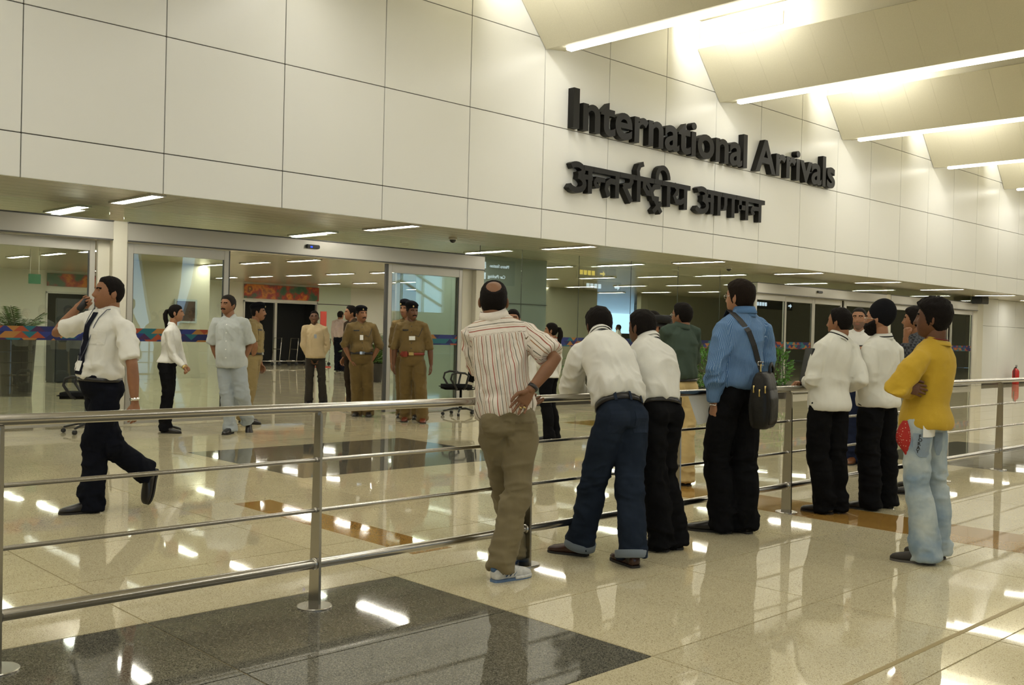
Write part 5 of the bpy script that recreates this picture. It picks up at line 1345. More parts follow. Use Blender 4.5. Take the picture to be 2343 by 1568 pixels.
def bar(x, z0=ZBs, z1=ZH): return stroke([(x, z0), (x, (z0 + z1) / 2), (x, z1)], SW)
def glyph(*parts):
    o = obj('letter', join(*parts), M_LET, hi_); fix_normals(o)
def hl(x0, x1): return stroke([(x0, ZH - 0.045), ((x0 + x1) / 2, ZH - 0.045), (x1, ZH - 0.045)], 0.09)
def vowel_a(x, w):      # the three-shaped left part of the letter a
    return [stroke(arc(x + 0.16 * w, 4.235, 0.16 * w, 0.085, 150, -80), SW * 0.95), stroke(arc(x + 0.15 * w, 4.005, 0.20 * w, 0.125, 80, -150), SW * 0.95), stroke([(x + 0.28 * w, 4.13), (x + 0.42 * w, 4.13), (x + 0.56 * w, 4.13)], SW * 0.8)]
glyph(*vowel_a(12.60, 1.0), bar(13.09), hl(12.93, 13.22))
glyph(stroke(arc(13.28, 4.06, 0.055, 0.055, 0, 330, 10), 0.08), stroke([(13.24, 4.13), (13.36, 4.13), (13.48, 4.13)], SW * 0.8), hl(13.18, 13.52))                       # half na
glyph(stroke([(13.80, 4.13), (13.64, 4.14), (13.55, 4.08), (13.53, 3.99), (13.60, 3.86)], SW), bar(13.82), hl(13.48, 13.92))                                     # ta
glyph(stroke([(14.20, 4.30), (14.22, 4.20), (14.17, 4.12), (14.02, 4.10), (14.00, 4.08)], SW), stroke([(14.00, 4.10), (14.10, 3.98), (14.22, 3.83)], SW), hl(13.90, 14.34))  # ra
glyph(bar(14.42), hl(14.32, 14.54), stroke([(14.41, 4.31), (14.39, 4.42), (14.44, 4.52), (14.55, 4.56)], 0.09))                                                   # aa with reph
glyph(stroke([(14.60, 4.31), (14.59, 4.14), (14.68, 4.05), (14.80, 4.05)], SW), stroke([(14.63, 4.28), (14.74, 4.16), (14.84, 4.06)], SW * 0.8), hl(14.52, 14.90))    # half ssa
glyph(stroke([(15.02, 4.30), (15.02, 4.20), (14.88, 4.18), (14.80, 4.09), (14.86, 3.97), (15.02, 3.96)], SW), stroke([(14.90, 3.96), (14.98, 3.86), (15.10, 3.72)], SW * 0.85), stroke([(15.10, 3.90), (14.98, 3.82), (14.86, 3.72)], SW * 0.85), hl(14.88, 15.14))  # tta with ra
glyph(bar(15.31), hl(15.12, 15.42), stroke(arc(15.14, 4.36, 0.18, 0.21, 190, 0, 14), 0.09))                                                                      # long ii
glyph(stroke([(15.50, 4.30), (15.60, 4.22), (15.56, 4.13), (15.50, 4.08), (15.56, 3.99), (15.70, 3.98), (15.82, 4.04)], SW * 0.95), bar(15.85), hl(15.42, 16.00))        # ya
glyph(*vowel_a(16.22, 1.0), bar(16.72), hl(16.56, 16.88))
glyph(bar(16.97), hl(16.86, 17.10))                                                                                                                             # aa sign
glyph(stroke([(17.20, 4.30), (17.20, 4.10), (17.18, 4.02), (17.13, 4.04)], SW), bar(17.46), hl(17.08, 17.60))                                                       # ga
glyph(stroke([(17.72, 4.30), (17.72, 4.08), (17.66, 4.02), (17.66, 4.10), (17.76, 4.10), (17.90, 4.10)], SW * 0.95), bar(17.96), hl(17.58, 18.08))                   # ma
glyph(stroke(arc(18.19, 4.07, 0.05, 0.05, 0, 330, 10), 0.08), stroke([(18.16, 4.13), (18.30, 4.13), (18.44, 4.13)], SW * 0.8), bar(18.46), hl(18.06, 18.64))         # na

# ---- office chairs
M_SEAT = cloth('black_chair_fabric', (0.012, 0.012, 0.012), noise=0.2)
def office_chair(loc, rz, label):
    r = empty('office_chair', loc, rz); tag(r, label, 'chair', 'black office chairs')
    obj('seat', bevbox(-0.24, 0.24, -0.18, 0.34, 0.44, 0.52, 0.035), M_SEAT, r, True)
    v, f = bevbox(-0.21, 0.21, -0.03, 0.03, 0.0, 0.46, 0.028)
    v = [(x * (1 - 0.25 * max(0, (z - 0.2) / 0.26)), y - 0.22 - 0.12 * z + 0.06 * (x / 0.2) ** 2, z + 0.56) for x, y, z in v]
    obj('backrest', (v, f), M_SEAT, r, True)
    obj('back_bracket', tube([(0, -0.12, 0.43), (0, -0.24, 0.44), (0, -0.275, 0.60), (0, -0.29, 0.75)], [(0.035, 0.012)] * 4, 10), M_BLACKP, r, True)
    for sd in (-1, 1):
        obj('armrest', tube([(0.20 * sd, 0.12, 0.45), (0.28 * sd, 0.15, 0.48), (0.285 * sd, 0.24, 0.62), (0.285 * sd, 0.22, 0.70), (0.285 * sd, 0.14, 0.73), (0.285 * sd, 0.0, 0.72), (0.285 * sd, -0.06, 0.68), (0.28 * sd, -0.02, 0.50), (0.20 * sd, 0.0, 0.45)], [0.018] * 9, 10), M_BLACKP, r, True)
    obj('column', lathe([(0.030, 0.10), (0.030, 0.30), (0.022, 0.30), (0.022, 0.44)], 16), M_BLACKP, r, True)
    obj('lever', tube([(0.05, 0.0, 0.42), (0.20, 0.05, 0.41), (0.28, 0.06, 0.40)], [0.006] * 3, 8), M_BLACKP, r, True)
    for k in range(5):
        a = 2 * math.pi * k / 5 + 0.3; c, s_ = math.cos(a), math.sin(a)
        lg = obj('base_arm', tube([(0, 0, 0.11), (0.12 * c, 0.12 * s_, 0.115), (0.29 * c, 0.29 * s_, 0.075)], [(0.026, 0.018), (0.022, 0.015), (0.016, 0.012)], 10), M_BLACKP, r, True)
        cs = lathe([(0.012, -0.022), (0.028, -0.020), (0.028, 0.020), (0.012, 0.022)], 14)
        cs = ([(0.30 * c + x * -s_ * 0 + (z) * -s_ + x * c * 1.0, 0.30 * s_ + z * c + x * s_, 0.029 + y) for x, y, z in cs[0]], cs[1])
        obj('caster', cs, M_BLACKP, lg, True)
office_chair((11.20, 12.80, 0), math.radians(62), 'black office chair with loop armrests beside the red-belted officer')
office_chair((5.09, 13.03, 0), math.radians(56), 'black office chair with loop armrests behind the walking man')

# ---- shoulder bag of the man in blue
q = P_BLUE
BC = np.array([6.225, 3.875, 0.79])
bn = norm(np.array([0.30, -0.95, 0.0])); bw = norm(np.cross(UP, bn))       # broad face normal, width axis
bag = empty('shoulder_bag', BC); tag(bag, 'black leather shoulder bag hanging at the hip of the blue shirt', 'bag')
M_BAG = mat('black_bag_leather', (0.009, 0.0085, 0.007), 0.42, bump=0.35, bscale=25, spec=0.25)
S = []
for z, k, t in ((0.0, 0.80, 0.75), (0.015, 0.92, 0.9), (0.06, 1.0, 1.05), (0.16, 1.02, 1.15), (0.27, 0.98, 1.0), (0.35, 0.90, 0.78), (0.385, 0.82, 0.55), (0.395, 0.74, 0.35)):
    S.append((BC + UP * z, bw, bn, 0.155 * k, 0.075 * t))
V, F = loft(S, 36, 3.6); obj('body', wrinkle((np.array(V), F), 0.003, 5, (12, 12, 9)), M_BAG, bag, True, BC)
S = [(BC + UP * z + bn * 0.062, bw, bn, 0.118 * k, 0.022 * t) for z, k, t in ((0.03, 0.9, 0.7), (0.08, 1, 1), (0.20, 1, 1.1), (0.27, 0.94, 0.6))]
V, F = loft(S, 28, 3.6); obj('front_pocket', (V, F), M_BAG, bag, True, BC)
for dz, off in ((0.30, -0.03), (0.275, 0.01), (0.30, 0.05)):
    c = BC + UP * dz - bw * 0.158 + bn * off
    obj('zip_pull', tube([c, c - UP * 0.018 - bw * 0.004, c - UP * 0.045], [(0.007, 0.004), (0.004, 0.003), (0.006, 0.004)], 8), M_GOLD, bag, True, BC)
hp_ = [BC + UP * 0.37 + bw * a + bn * 0.03 + UP * h for a, h in ((0.02, 0), (0.03, 0.06), (0.075, 0.085), (0.12, 0.05), (0.125, -0.02))]
obj('carry_handle', tube(hp_, [0.010] * 5, 10), M_BAG, bag, True, BC)
tree = bvh(q.shirtVF); pts = []
for t, lat in ((0.98, -0.105), (0.9, -0.085), (0.78, -0.045), (0.62, 0.0), (0.45, 0.045), (0.30, 0.085)):
    u, w = q.frame(t); o = q.spine(t) + u * lat * q.s - w * 0.6
    loc, *_ = tree.ray_cast(Vector(o), Vector(w))
    if loc: pts.append(np.array(loc) - w * 0.007)
end = BC + UP * 0.40 - bw * 0.10
pts.append(end + UP * 0.06)
pts = [pts[0] + q.frame(0.9)[1] * 0.10 - UP * 0.05, pts[0] + q.frame(0.9)[1] * 0.05 + UP * 0.025] + pts
u0, w0 = q.frame(0.6)
def ribbon(pts, width, thick, nrm):
    P = np.array(pts); T = np.gradient(P, axis=0); V = []; F = []
    for p_, t_ in zip(P, T):
        sd = norm(np.cross(norm(t_), nrm)); V += [p_ + sd * width / 2, p_ - sd * width / 2, p_ - sd * width / 2 + nrm * thick, p_ + sd * width / 2 + nrm * thick]
    n = len(P)
    for i in range(n - 1):
        for k in range(4): F.append((i * 4 + k, i * 4 + (k + 1) % 4, (i + 1) * 4 + (k + 1) % 4, (i + 1) * 4 + k))
    F.append((0, 1, 2, 3)); F.append(tuple((n - 1) * 4 + k for k in (3, 2, 1, 0)))
    return V, F
obj('strap', ribbon(pts, 0.042, 0.004, -w0), M_BLACKP, bag, False, BC)
rg = [end + UP * 0.055 + u0 * 0.024 * a + UP * 0.012 * b for a, b in ((-1, 1), (1, 1), (1, -1), (-1, -1), (-1, 1))]
obj('strap_buckle', tube(rg, [0.003] * 5, 6), M_CHROME, bag, True, BC)
obj('clip', tube([end + UP * 0.045, end + UP * 0.02, end + UP * 0.0], [0.007, 0.004, 0.008], 8), M_GOLD, bag, True, BC)

# ---- sheet of paper held at the side of the man in blue
wl = P_BLUE.J['wL']; c = wl + AWAY * 0.12 - SIDE * 0.06 - UP * 0.05
def sheet(name, c, u, v, w, h, m, label, cat, curl=0.01):
    V = []; n = 6; nn = norm(np.cross(u, v))
    for t in (0, 0.0012):
        for jy in range(n + 1):
            for ix in range(n + 1):
                a, b = ix / n - 0.5, jy / n - 0.5
                V.append(c + u * a * w + v * b * h + nn * (t + curl * math.cos(a * 3) * (1 + b)))
    F = []; W = n + 1; K = W * W
    for jy in range(n):
        for ix in range(n):
            a = jy * W + ix; F.append((a, a + W, a + W + 1, a + 1)); F.append((K + a, K + a + 1, K + a + W + 1, K + a + W))
    for i in range(n):
        F.append((i, i + 1, K + i + 1, K + i)); a = n * W + i; F.append((a, K + a, K + a + 1, a + 1))
        a = i * W; F.append((a, K + a, K + a + W, a + W)); a = i * W + n; F.append((a, a + W, K + a + W, K + a))
    o = obj(name, (np.array(V), F), m, None, False, c); o.location = c
    tag(o, label, cat); return o
sheet('paper_sheet', c, norm(-SIDE * 0.93 - UP * 0.30), norm(UP * 0.93 - SIDE * 0.33), 0.14, 0.22, M_PAPER, 'white paper sheet held beside the thigh of the man in blue', 'paper')

# ---- accessories: yellow-top man
q = P_YELLOW
u, w = q.frame(-0.1)
cv = q.J['hL'] + UP * 0.02
side = norm(-u); back = -w
def patch_at(p, VF, center, direction, u_, v_, wd, ht, m, name, off=0.003, thick=0.003, nx=6, ny=6, shape=None):
    vf = project_patch(p, VF, np.asarray(center) - norm(direction) * 0.6, direction, u_, v_, wd, ht, nx, ny, off, thick, shape)
    return p.add(name, vf, m, smooth=False) if vf else None
viewd = norm(AWAY * 0.9 + SIDE * 0.35)        # the way the back of his jeans faces, reversed
pu = norm(np.cross(viewd, UP))
pc = q.J['pel'] + np.array([0, 0, -0.15])
M_POCK = cloth('pocket_denim', (0.24, 0.30, 0.36))
for lat, pw in ((0.0, 0.12), (0.095, 0.05)):
    patch_at(q, q.legsVF, pc + pu * lat, viewd, pu, UP, pw, 0.15, M_POCK, 'back_pocket', 0.002, 0.003, 6, 8, lambda a, b: (a * (1.0 if b > -0.03 else max(0.15, 1.0 + (b + 0.03) * 14)), b))
tree = bvh(q.legsVF)
for i, ch in enumerate('FORAY'):
    V, F = text_mesh(ch, 0.030, 0.0006, 0.0008)
    o = pc + pu * -0.018 + UP * (0.055 - 0.024 * i) + pu * -0.0035 * i
    loc, nrm, *_ = tree.ray_cast(Vector(o - viewd * 0.6), Vector(viewd))
    if loc:
        nn = norm(np.array(nrm)); nn = nn if nn @ viewd < 0 else -nn
        lu = norm(np.cross(UP, nn)); lv = np.cross(nn, lu)
        W = np.array(loc) + nn * 0.0075 + np.outer(V[:, 0] - 0.009, lu) + np.outer(V[:, 1] - 0.008, lv) + np.outer(V[:, 2], nn)
        q.add('pocket_letter', (W, F), M_BLACKP, smooth=False)
tg = patch_at(q, q.legsVF, pc + pu * 0.035 + UP * 0.09, viewd, pu, UP, 0.075, 0.075, M_PAPER, 'paper_in_pocket', 0.012, 0.002)
# red bandana hanging from the front pocket
bc = q.J['hL'] + norm(np.array(q.J['fwd'])) * 0.03 - viewd * 0.085 - pu * 0.035 + UP * 0.0
V = []; F = []; n = 12; mth = 10
for i in range(n + 1):
    t = i / n
    for k in range(mth):
        a = 2 * math.pi * k / mth
        r = (0.020 + 0.050 * math.sin(min(1, t * 1.25) * math.pi) ** 0.8) * (1 - 0.65 * max(0, t - 0.55) / 0.45)
        fold = 1 + 0.22 * math.sin(a * 4 + t * 3)
        V.append(bc + pu * (math.cos(a) * r * fold * 0.75 + 0.02 * t - 0.005) + viewd * math.sin(a) * r * 0.45 * fold - UP * (t * 0.27 - 0.02))
for i in range(n):
    for k in range(mth): F.append((i * mth + k, i * mth + (k + 1) % mth, (i + 1) * mth + (k + 1) % mth, (i + 1) * mth + k))
F.append(tuple(range(mth))[::-1]); F.append(tuple(range(n * mth, (n + 1) * mth)))
def bandana_mat():
    m = bpy.data.materials.new('red_bandana'); m.use_nodes = True
    nt = m.node_tree; b = nt.nodes['Principled BSDF']; L = nt.links.new
    tc = nt.nodes.new('ShaderNodeTexCoord'); v = nt.nodes.new('ShaderNodeTexVoronoi'); v.inputs['Scale'].default_value = 70
    cr = nt.nodes.new('ShaderNodeValToRGB'); cr.color_ramp.interpolation = 'CONSTANT'; e = cr.color_ramp.elements
    e[0].color = (0.60, 0.36, 0.26, 1); e[1].position = 0.22; e[1].color = (0.38, 0.018, 0.012, 1)
    L(tc.outputs['Object'], v.inputs['Vector']); L(v.outputs['Distance'], cr.inputs[0]); L(cr.outputs[0], b.inputs['Base Color']); b.inputs['Roughness'].default_value = 0.85
    return m
q.add('bandana', (V, F), bandana_mat())

# ---- accessories: walking man
q = P_WALKER
M_TIE = cloth('navy_tie', (0.012, 0.013, 0.022))
tree = bvh(q.shirtVF); prev = None; V = []; F = []
ts = np.linspace(0.97, 0.16, 14)
for i, t in enumerate(ts):
    u, w = q.frame(t); loc, *_ = tree.ray_cast(Vector(q.spine(t) + w * 0.6), Vector(-w))
    c = np.array(loc) if loc else q.spine(t) + w * 0.13
    wd = 0.019 + 0.024 * (i / 13) if i > 0 else 0.024
    V += [c + u * wd + w * 0.004, c - u * wd + w * 0.004, c - u * wd + w * 0.012, c + u * wd + w * 0.012]
for i in range(len(ts) - 1):
    for k in range(4): F.append((i * 4 + k, i * 4 + (k + 1) % 4, (i + 1) * 4 + (k + 1) % 4, (i + 1) * 4 + k))
F.append((0, 1, 2, 3)); F.append(tuple((len(ts) - 1) * 4 + k for k in (3, 2, 1, 0)))
q.add('tie', (V, F), M_TIE, smooth=False)
M_LANY = mat('lanyard_grey', (0.10, 0.11, 0.14), 0.7)
for sd in (-1, 1):
    pts = [q.cc + q.cu * sd * q.nr * 1.32 + q.ca * 0.035, q.cc + q.cu * sd * q.nr * 1.25 + q.cw * q.nr * 0.9 + q.ca * 0.012]
    for t, lat in ((0.90, 0.060), (0.80, 0.055), (0.65, 0.045), (0.5, 0.03), (0.38, 0.012), (0.31, 0.0)):
        u, w = q.frame(t); loc, *_ = tree.ray_cast(Vector(q.spine(t) + u * sd * lat * q.s + w * 0.6), Vector(-w))
        if loc: pts.append(np.array(loc) + w * (0.006 if lat > 0.03 else 0.016))
    q.add('lanyard', tube(pts, [0.0032] * len(pts), 6), M_LANY)
chest(q, 0.27, -0.005, 0.055, 0.070, M_PAPER, 'badge', off=0.016, thick=0.003, nx=2, ny=2)
chest(q, 0.66, -0.085, 0.10, 0.11, M_WHITE, 'chest_pocket', off=0.001, thick=0.003)
wr = q.J['wL']; ar = norm(q.J['wL'] - q.J['eL'])
q.add('wrist_watch', tube([wr - ar * 0.030, wr - ar * 0.010], [0.033, 0.033], 16, rounded=False), M_CHROME)
ph = q.J['wR'] + norm(q.toW([(0.05, 0.06, -0.05)])[0] - q.J['wR']) * 0.085
po = obj('mobile_phone', xform(bevbox(-0.024, 0.024, -0.009, 0.009, -0.055, 0.055, 0.006), Matrix.Rotation(math.radians(35), 4, 'Y')), M_BLACKP, None, True); po.location = ph
tag(po, 'black mobile phone held to the mouth of the walking man', 'phone')

# ---- uniforms: berets, badges, pockets
M_BERET = cloth('black_beret_felt', (0.008, 0.008, 0.010))
def beret(p, tall=1.0, tilt=10, back=-0.01):
    D, F = sdirs(28, 16); q_ = D * np.array([0.093, 0.112, 0.055 * tall])
    q_[:, 2] = np.where(q_[:, 2] < 0, q_[:, 2] * 0.55, q_[:, 2])
    q_[:, 0] += np.where(q_[:, 2] > 0, 0.018 * q_[:, 2] / 0.05, 0)
    th = math.radians(tilt); Rx = np.array([[1, 0, 0], [0, math.cos(th), -math.sin(th)], [0, math.sin(th), math.cos(th)]])
    b = p.add('beret', (p.toW(q_ @ Rx.T + np.array([0, back, 0.085 + 0.012 * tall])), F), M_BERET)
    n = 24; V = []
    for z, k in ((0.052, 1.03), (0.085, 1.06)):
        for i in range(n):
            a = 2 * math.pi * i / n; V.append((0.0775 * k * math.cos(a), -0.004 + 0.100 * k * math.sin(a), z + 0.012 * math.sin(a)))
    Fb = [(i, (i + 1) % n, n + (i + 1) % n, n + i) for i in range(n)]
    obj('beret_band', (p.toW(V), Fb), M_BERET, b, True, p.base)
    obj('cap_badge', (p.toW(ellipsoid((0.03, 0.108, 0.085), (0.012, 0.006, 0.014), 8, 6)[0]), ellipsoid((0, 0, 0), (1, 1, 1), 8, 6)[1]), M_GOLD, b, True, p.base)
def uniform(p, m, buckle=M_CHROME):
    for lat in (-0.085, 0.085):
        chest(p, 0.64, lat, 0.105, 0.12, m, 'chest_pocket', off=0.003, thick=0.004, nx=3, ny=3)
        chest(p, 0.735, lat, 0.11, 0.035, m, 'pocket_flap', off=0.005, thick=0.004, nx=3, ny=1)
    chest(p, 0.80, 0.085, 0.085, 0.018, M_BLACKP, 'name_plate', off=0.006, thick=0.003, nx=2, ny=1)
    for k in 'LR':
        sh, nk = p.J['s' + k], p.J['neck']
        a, b = nk * 0.55 + sh * 0.45 + UP * 0.042 * p.s, nk * 0.1 + sh * 0.9 + UP * 0.060 * p.s
        p.add('shoulder_strap', tube([a, (a + b) / 2 + UP * 0.004, b], [(0.024, 0.006)] * 3, 8, (0, 0, 1)), m)
    for t in (0.9, 0.75, 0.6, 0.45, 0.3): chest(p, t, 0.0, 0.012, 0.012, M_BELT, 'button', off=0.004, thick=0.003, nx=1, ny=1)
    chest(p, 0.158, 0.0, 0.07, 0.042, buckle, 'buckle', off=0.0, thick=0.006, nx=2, ny=1, VF=p.torso(0.08, 0.24, 0.019))
beret(P_OFF1, 1.0, 14); uniform(P_OFF1, M_KHAKIL)
beret(P_OFF2, 1.0, 8); uniform(P_OFF2, M_KHAKI); chest(P_OFF2, 0.60, 0.01, 0.05, 0.075, M_PAPER, 'badge', off=0.012, thick=0.003, nx=2, ny=2)
beret(P_OFF3, 1.35, 6); uniform(P_OFF3, M_KHAKI, M_GOLD); chest(P_OFF3, 0.58, -0.01, 0.085, 0.055, M_PAPER, 'badge', off=0.012, thick=0.003, nx=2, ny=2)
chest(P_OFF3, 0.15, 0.10, 0.09, 0.075, M_REDB, 'belt_pouch', off=0.0, thick=0.035, nx=3, ny=3, VF=P_OFF3.torso(0.0, 0.3, 0.019))
beret(P_OFF4, 1.25, 8)
for p_ in (P_OFF2, P_OFF3): line_on(p_, [(0.86, -0.15), (0.74, -0.13), (0.62, -0.10), (0.66, -0.05)], 0.005, M_BELT, 'whistle_cord', off=0.008)
# grey safari shirt and tan shirt
for lat in (-0.09, 0.09):
    chest(P_GREY, 0.62, lat, 0.115, 0.13, P_GREY.shirt.data.materials[0], 'chest_pocket', off=0.001, thick=0.004, nx=3, ny=3)
for t in (0.85, 0.65, 0.45, 0.25, 0.05): chest(P_GREY, t, 0.0, 0.012, 0.012, M_PAPER, 'button', off=0.003, thick=0.003, nx=1, ny=1)
chest(P_TAN, 0.60, -0.06, 0.10, 0.12, P_TAN.shirt.data.materials[0], 'chest_pocket', off=0.001, thick=0.004, nx=3, ny=3)
chest(P_TAN, 0.64, -0.02, 0.045, 0.07, mat('badge_grey', (0.30, 0.32, 0.34), 0.5), 'badge', off=0.008, thick=0.003, nx=2, ny=2)
# woman's watch
for p_, k in ((P_WOMAN, 'R'),):
    wr = p_.J['w' + k]; ar = norm(p_.J['w' + k] - p_.J['e' + k])
    p_.add('wrist_watch', tube([wr - ar * 0.012, wr + ar * 0.014], [0.031, 0.031], 14, rounded=False), M_GOLD)
# folder in front of the man facing the camera
q = P_FACING; c = (q.J['wL'] + q.J['wR']) / 2 + q.J['fwd'] * 0.07 + UP * 0.0
fu = norm(np.cross(q.J['fwd'], UP))
fo = obj('folder', bevbox(-0.15, 0.15, -0.012, 0.012, -0.11, 0.11, 0.004), M_BLACKP, None); fo.location = c; fo.rotation_euler = (0, 0, math.atan2(fu[1], fu[0]))
tag(fo, 'black folder held against the chest of the man facing the camera', 'folder')
# dark folder under the arm of the short-haired jacket man
q = P_JACKET; c = q.J['sL'] * 0.45 + q.J['eL'] * 0.55 - SIDE * 0.045 + AWAY * 0.10
fo = obj('folder', bevbox(-0.012, 0.012, -0.11, 0.11, -0.15, 0.15, 0.004), M_BLACKP, None); fo.location = c; fo.rotation_euler = (0, math.radians(9), math.atan2(AWAY[1], AWAY[0]) - math.pi / 2)
tag(fo, 'black folder tucked in front of the short-haired man in white jacket', 'folder')

# ---- video camera on the operator's shoulder
q = P_CAMMAN
vc = np.array([9.32, 7.19, 1.53]); vr = empty('video_camera', vc); tag(vr, 'black shoulder video camera with foam microphone beside the green shirt', 'video camera')
ca_ = norm(q.J['fwd']); cs_ = norm(np.cross(ca_, UP))
def cambox(name, a0, a1, s0, s1, z0, z1, m=M_BLACKP):
    v, f = bevbox(a0, a1, s0, s1, z0, z1, 0.008)
    return obj(name, ([np.array(ca_) * x + cs_ * y + UP * z for x, y, z in v], f), m, vr, True)
cambox('body', -0.20, 0.12, -0.05, 0.05, -0.09, 0.07)
obj('lens', tube([ca_ * 0.12, ca_ * 0.2, ca_ * 0.27], [0.035, 0.035, 0.045], 18, rounded=False), M_BLACKP, vr, True)
obj('microphone', tube([ca_ * -0.10 + cs_ * -0.10 + UP * 0.075, ca_ * -0.02 + cs_ * -0.10 + UP * 0.085, ca_ * 0.10 + cs_ * -0.10 + UP * 0.09], [0.040, 0.046, 0.040], 16), mat('foam', (0.015, 0.015, 0.015), 0.95), vr, True)
cambox('viewfinder', -0.10, -0.02, 0.05, 0.12, 0.0, 0.06)
obj('carry_handle', tube([ca_ * -0.15 + UP * 0.07, ca_ * -0.12 + UP * 0.12, ca_ * 0.06 + UP * 0.12, ca_ * 0.09 + UP * 0.07], [0.012] * 4, 10), M_BLACKP, vr, True)

# ---- plants
M_LEAF = mat('palm_leaf', (0.085, 0.19, 0.03), 0.5, noise=0.35, nscale=9); M_LEAF2 = mat('bush_leaf', (0.06, 0.18, 0.018), 0.45, noise=0.4, nscale=12)
M_POT = mat('dark_planter', (0.035, 0.03, 0.025), 0.4)
def plant(name, loc, label, h, spread, kind, seed, pot_h=0.45, pot_r=0.22):
    r = empty(name, loc); tag(r, label, 'plant'); rg_ = random.Random(seed)
    obj('planter', lathe([(pot_r * 0.8, 0), (pot_r, pot_h), (pot_r * 0.92, pot_h), (pot_r * 0.9, pot_h - 0.04), (0.01, pot_h - 0.04)], 24), M_POT, r, False)
    V, F = [], []
    def leaf_quad(p, d, n, L, w):
        i = len(V); s_ = norm(np.cross(d, n))
        V.extend([p, p + d * L * 0.45 + s_ * w, p + d * L - n * L * 0.15, p + d * L * 0.45 - s_ * w]); F.append((i, i + 1, i + 2, i + 3))
    stems = []
    if kind == 'palm':
        for k in range(34):
            a = rg_.uniform(0, 2 * math.pi); el = rg_.uniform(0.25, 1.25); L = h * rg_.uniform(0.65, 1.0)
            o = np.array([0, 0, pot_h - 0.05]); d = np.array([math.cos(a) * math.cos(el), math.sin(a) * math.cos(el), math.sin(el) + 0.35]); d = norm(d)
            pts = []
            for t in np.linspace(0, 1, 9):
                pts.append(o + d * L * t - UP * (0.30 * h * t * t * (1.3 - el * 0.6)) + d * np.array([1, 1, 0]) * spread * 0.3 * t)
            stems.append(tube(pts, [0.006] * 9, 5))
            for q_ in range(2, 9):
                t_ = norm(pts[q_] - pts[q_ - 1]); sd = norm(np.cross(t_, UP))
                for s_ in (-1, 1):
                    for m_ in (0, 0.5):
                        leaf_quad(pts[q_ - 1] * (1 - m_) + pts[q_] * m_, norm(t_ * 0.6 + sd * s_ + UP * -0.15), UP, 0.22 * h * rg_.uniform(0.7, 1.1), 0.022)
    else:
        for k in range(420):
            v = np.array([rg_.gauss(0, 1), rg_.gauss(0, 1), rg_.gauss(0, 1)]); v = norm(v) * rg_.uniform(0.35, 1) ** 0.5
            p_ = np.array([0, 0, pot_h + h * 0.5]) + v * np.array([spread, spread, h * 0.55])
            d = norm(v + np.array([rg_.uniform(-.6, .6), rg_.uniform(-.6, .6), rg_.uniform(-.2, .6)]))
            leaf_quad(p_, d, norm(np.cross(d, np.array([rg_.uniform(-1, 1), rg_.uniform(-1, 1), 0.3]))), rg_.uniform(0.07, 0.13), 0.024)
        for k in range(7):
            a = k * 0.9; stems.append(tube([(0, 0, pot_h - 0.05), (0.1 * math.cos(a) * spread, 0.1 * math.sin(a) * spread, pot_h + h * 0.3), (0.5 * math.cos(a) * spread, 0.5 * math.sin(a) * spread, pot_h + h * 0.75)], [0.008, 0.007, 0.004], 6))
    fo_ = obj('foliage', (V, F), M_LEAF if kind == 'palm' else M_LEAF2, r); tag(fo_, kind='stuff')
    obj('stems', join(*stems), mat('stem', (0.08, 0.09, 0.03), 0.7), r)
plant('potted_plant', (18.42, 12.95, 0), 'leafy green bush in a dark planter between the green and blue shirts', 0.85, 0.38, 'bush', 3, 0.32, 0.30)
plant('potted_plant', (21.35, 12.95, 0), 'leafy green bush seen behind the shoulder bag', 0.85, 0.36, 'bush', 5, 0.32, 0.30)
plant('potted_plant', (6.45, 20.0, 0), 'feathery potted palm behind the glass at the left edge', 0.85, 0.3, 'palm', 8, 1.12, 0.34)
plant('potted_plant', (16.15, 22.0, 0), 'potted palm beside the moustached officer, inside the hall', 1.2, 0.45, 'palm', 9, 0.5, 0.26)
plant('potted_plant', (19.5, 17.3, 0), 'potted palm behind the glass beyond the jeans wearer', 0.9, 0.35, 'palm', 10, 0.45, 0.24)

# ---- fire extinguisher
fe = empty('fire_extinguisher', (38.15, 13.45, 0)); tag(fe, 'red fire extinguisher standing against the white wall at far right', 'fire extinguisher')
obj('cylinder', lathe([(0.10, 0.0), (0.115, 0.02), (0.115, 0.46), (0.09, 0.53), (0.04, 0.56), (0.04, 0.58)], 20), mat('extinguisher_red', (0.50, 0.02, 0.015), 0.3), fe, True)
obj('valve', join(lathe([(0.03, 0.58), (0.03, 0.63)], 10), box(-0.02, 0.12, -0.012, 0.012, 0.63, 0.65), box(-0.02, 0.11, -0.012, 0.012, 0.67, 0.69)), M_BLACKP, fe)
obj('hose', tube([(-0.03, 0, 0.62), (-0.16, 0, 0.58), (-0.17, 0, 0.40), (-0.14, 0, 0.25)], [0.014] * 4, 8), M_BLACKP, fe, True)

# ---- wall speaker, dome cameras
sp_ = obj('loudspeaker', join(bevbox(34.42, 35.1, 13.3, 13.6, 2.76, 2.995, 0.015), bevbox(34.5, 35.02, 13.285, 13.3, 2.80, 2.95, 0.006)), M_BLACKP); tag(sp_, 'black box fixed under the soffit at the end of the doors', 'loudspeaker')
for k, (x, y, lb) in enumerate(((11.2, 13.1, 'dome security camera on the soffit above the open doorway'), (19.3, 13.0, 'dome security camera on the soffit above the fixed glazing'))):
    dm = empty('dome_camera', (x, y, 3.0)); tag(dm, lb, 'camera', 'dome security cameras')
    obj('base', lathe([(0.07, -0.03), (0.07, 0.0)], 18), M_ALU, dm, True)
    obj('dome', ellipsoid((0, 0, -0.03), (0.055, 0.055, 0.055), 16, 10), mat('smoked_dome', (0.02, 0.02, 0.02), 0.1), dm, True)

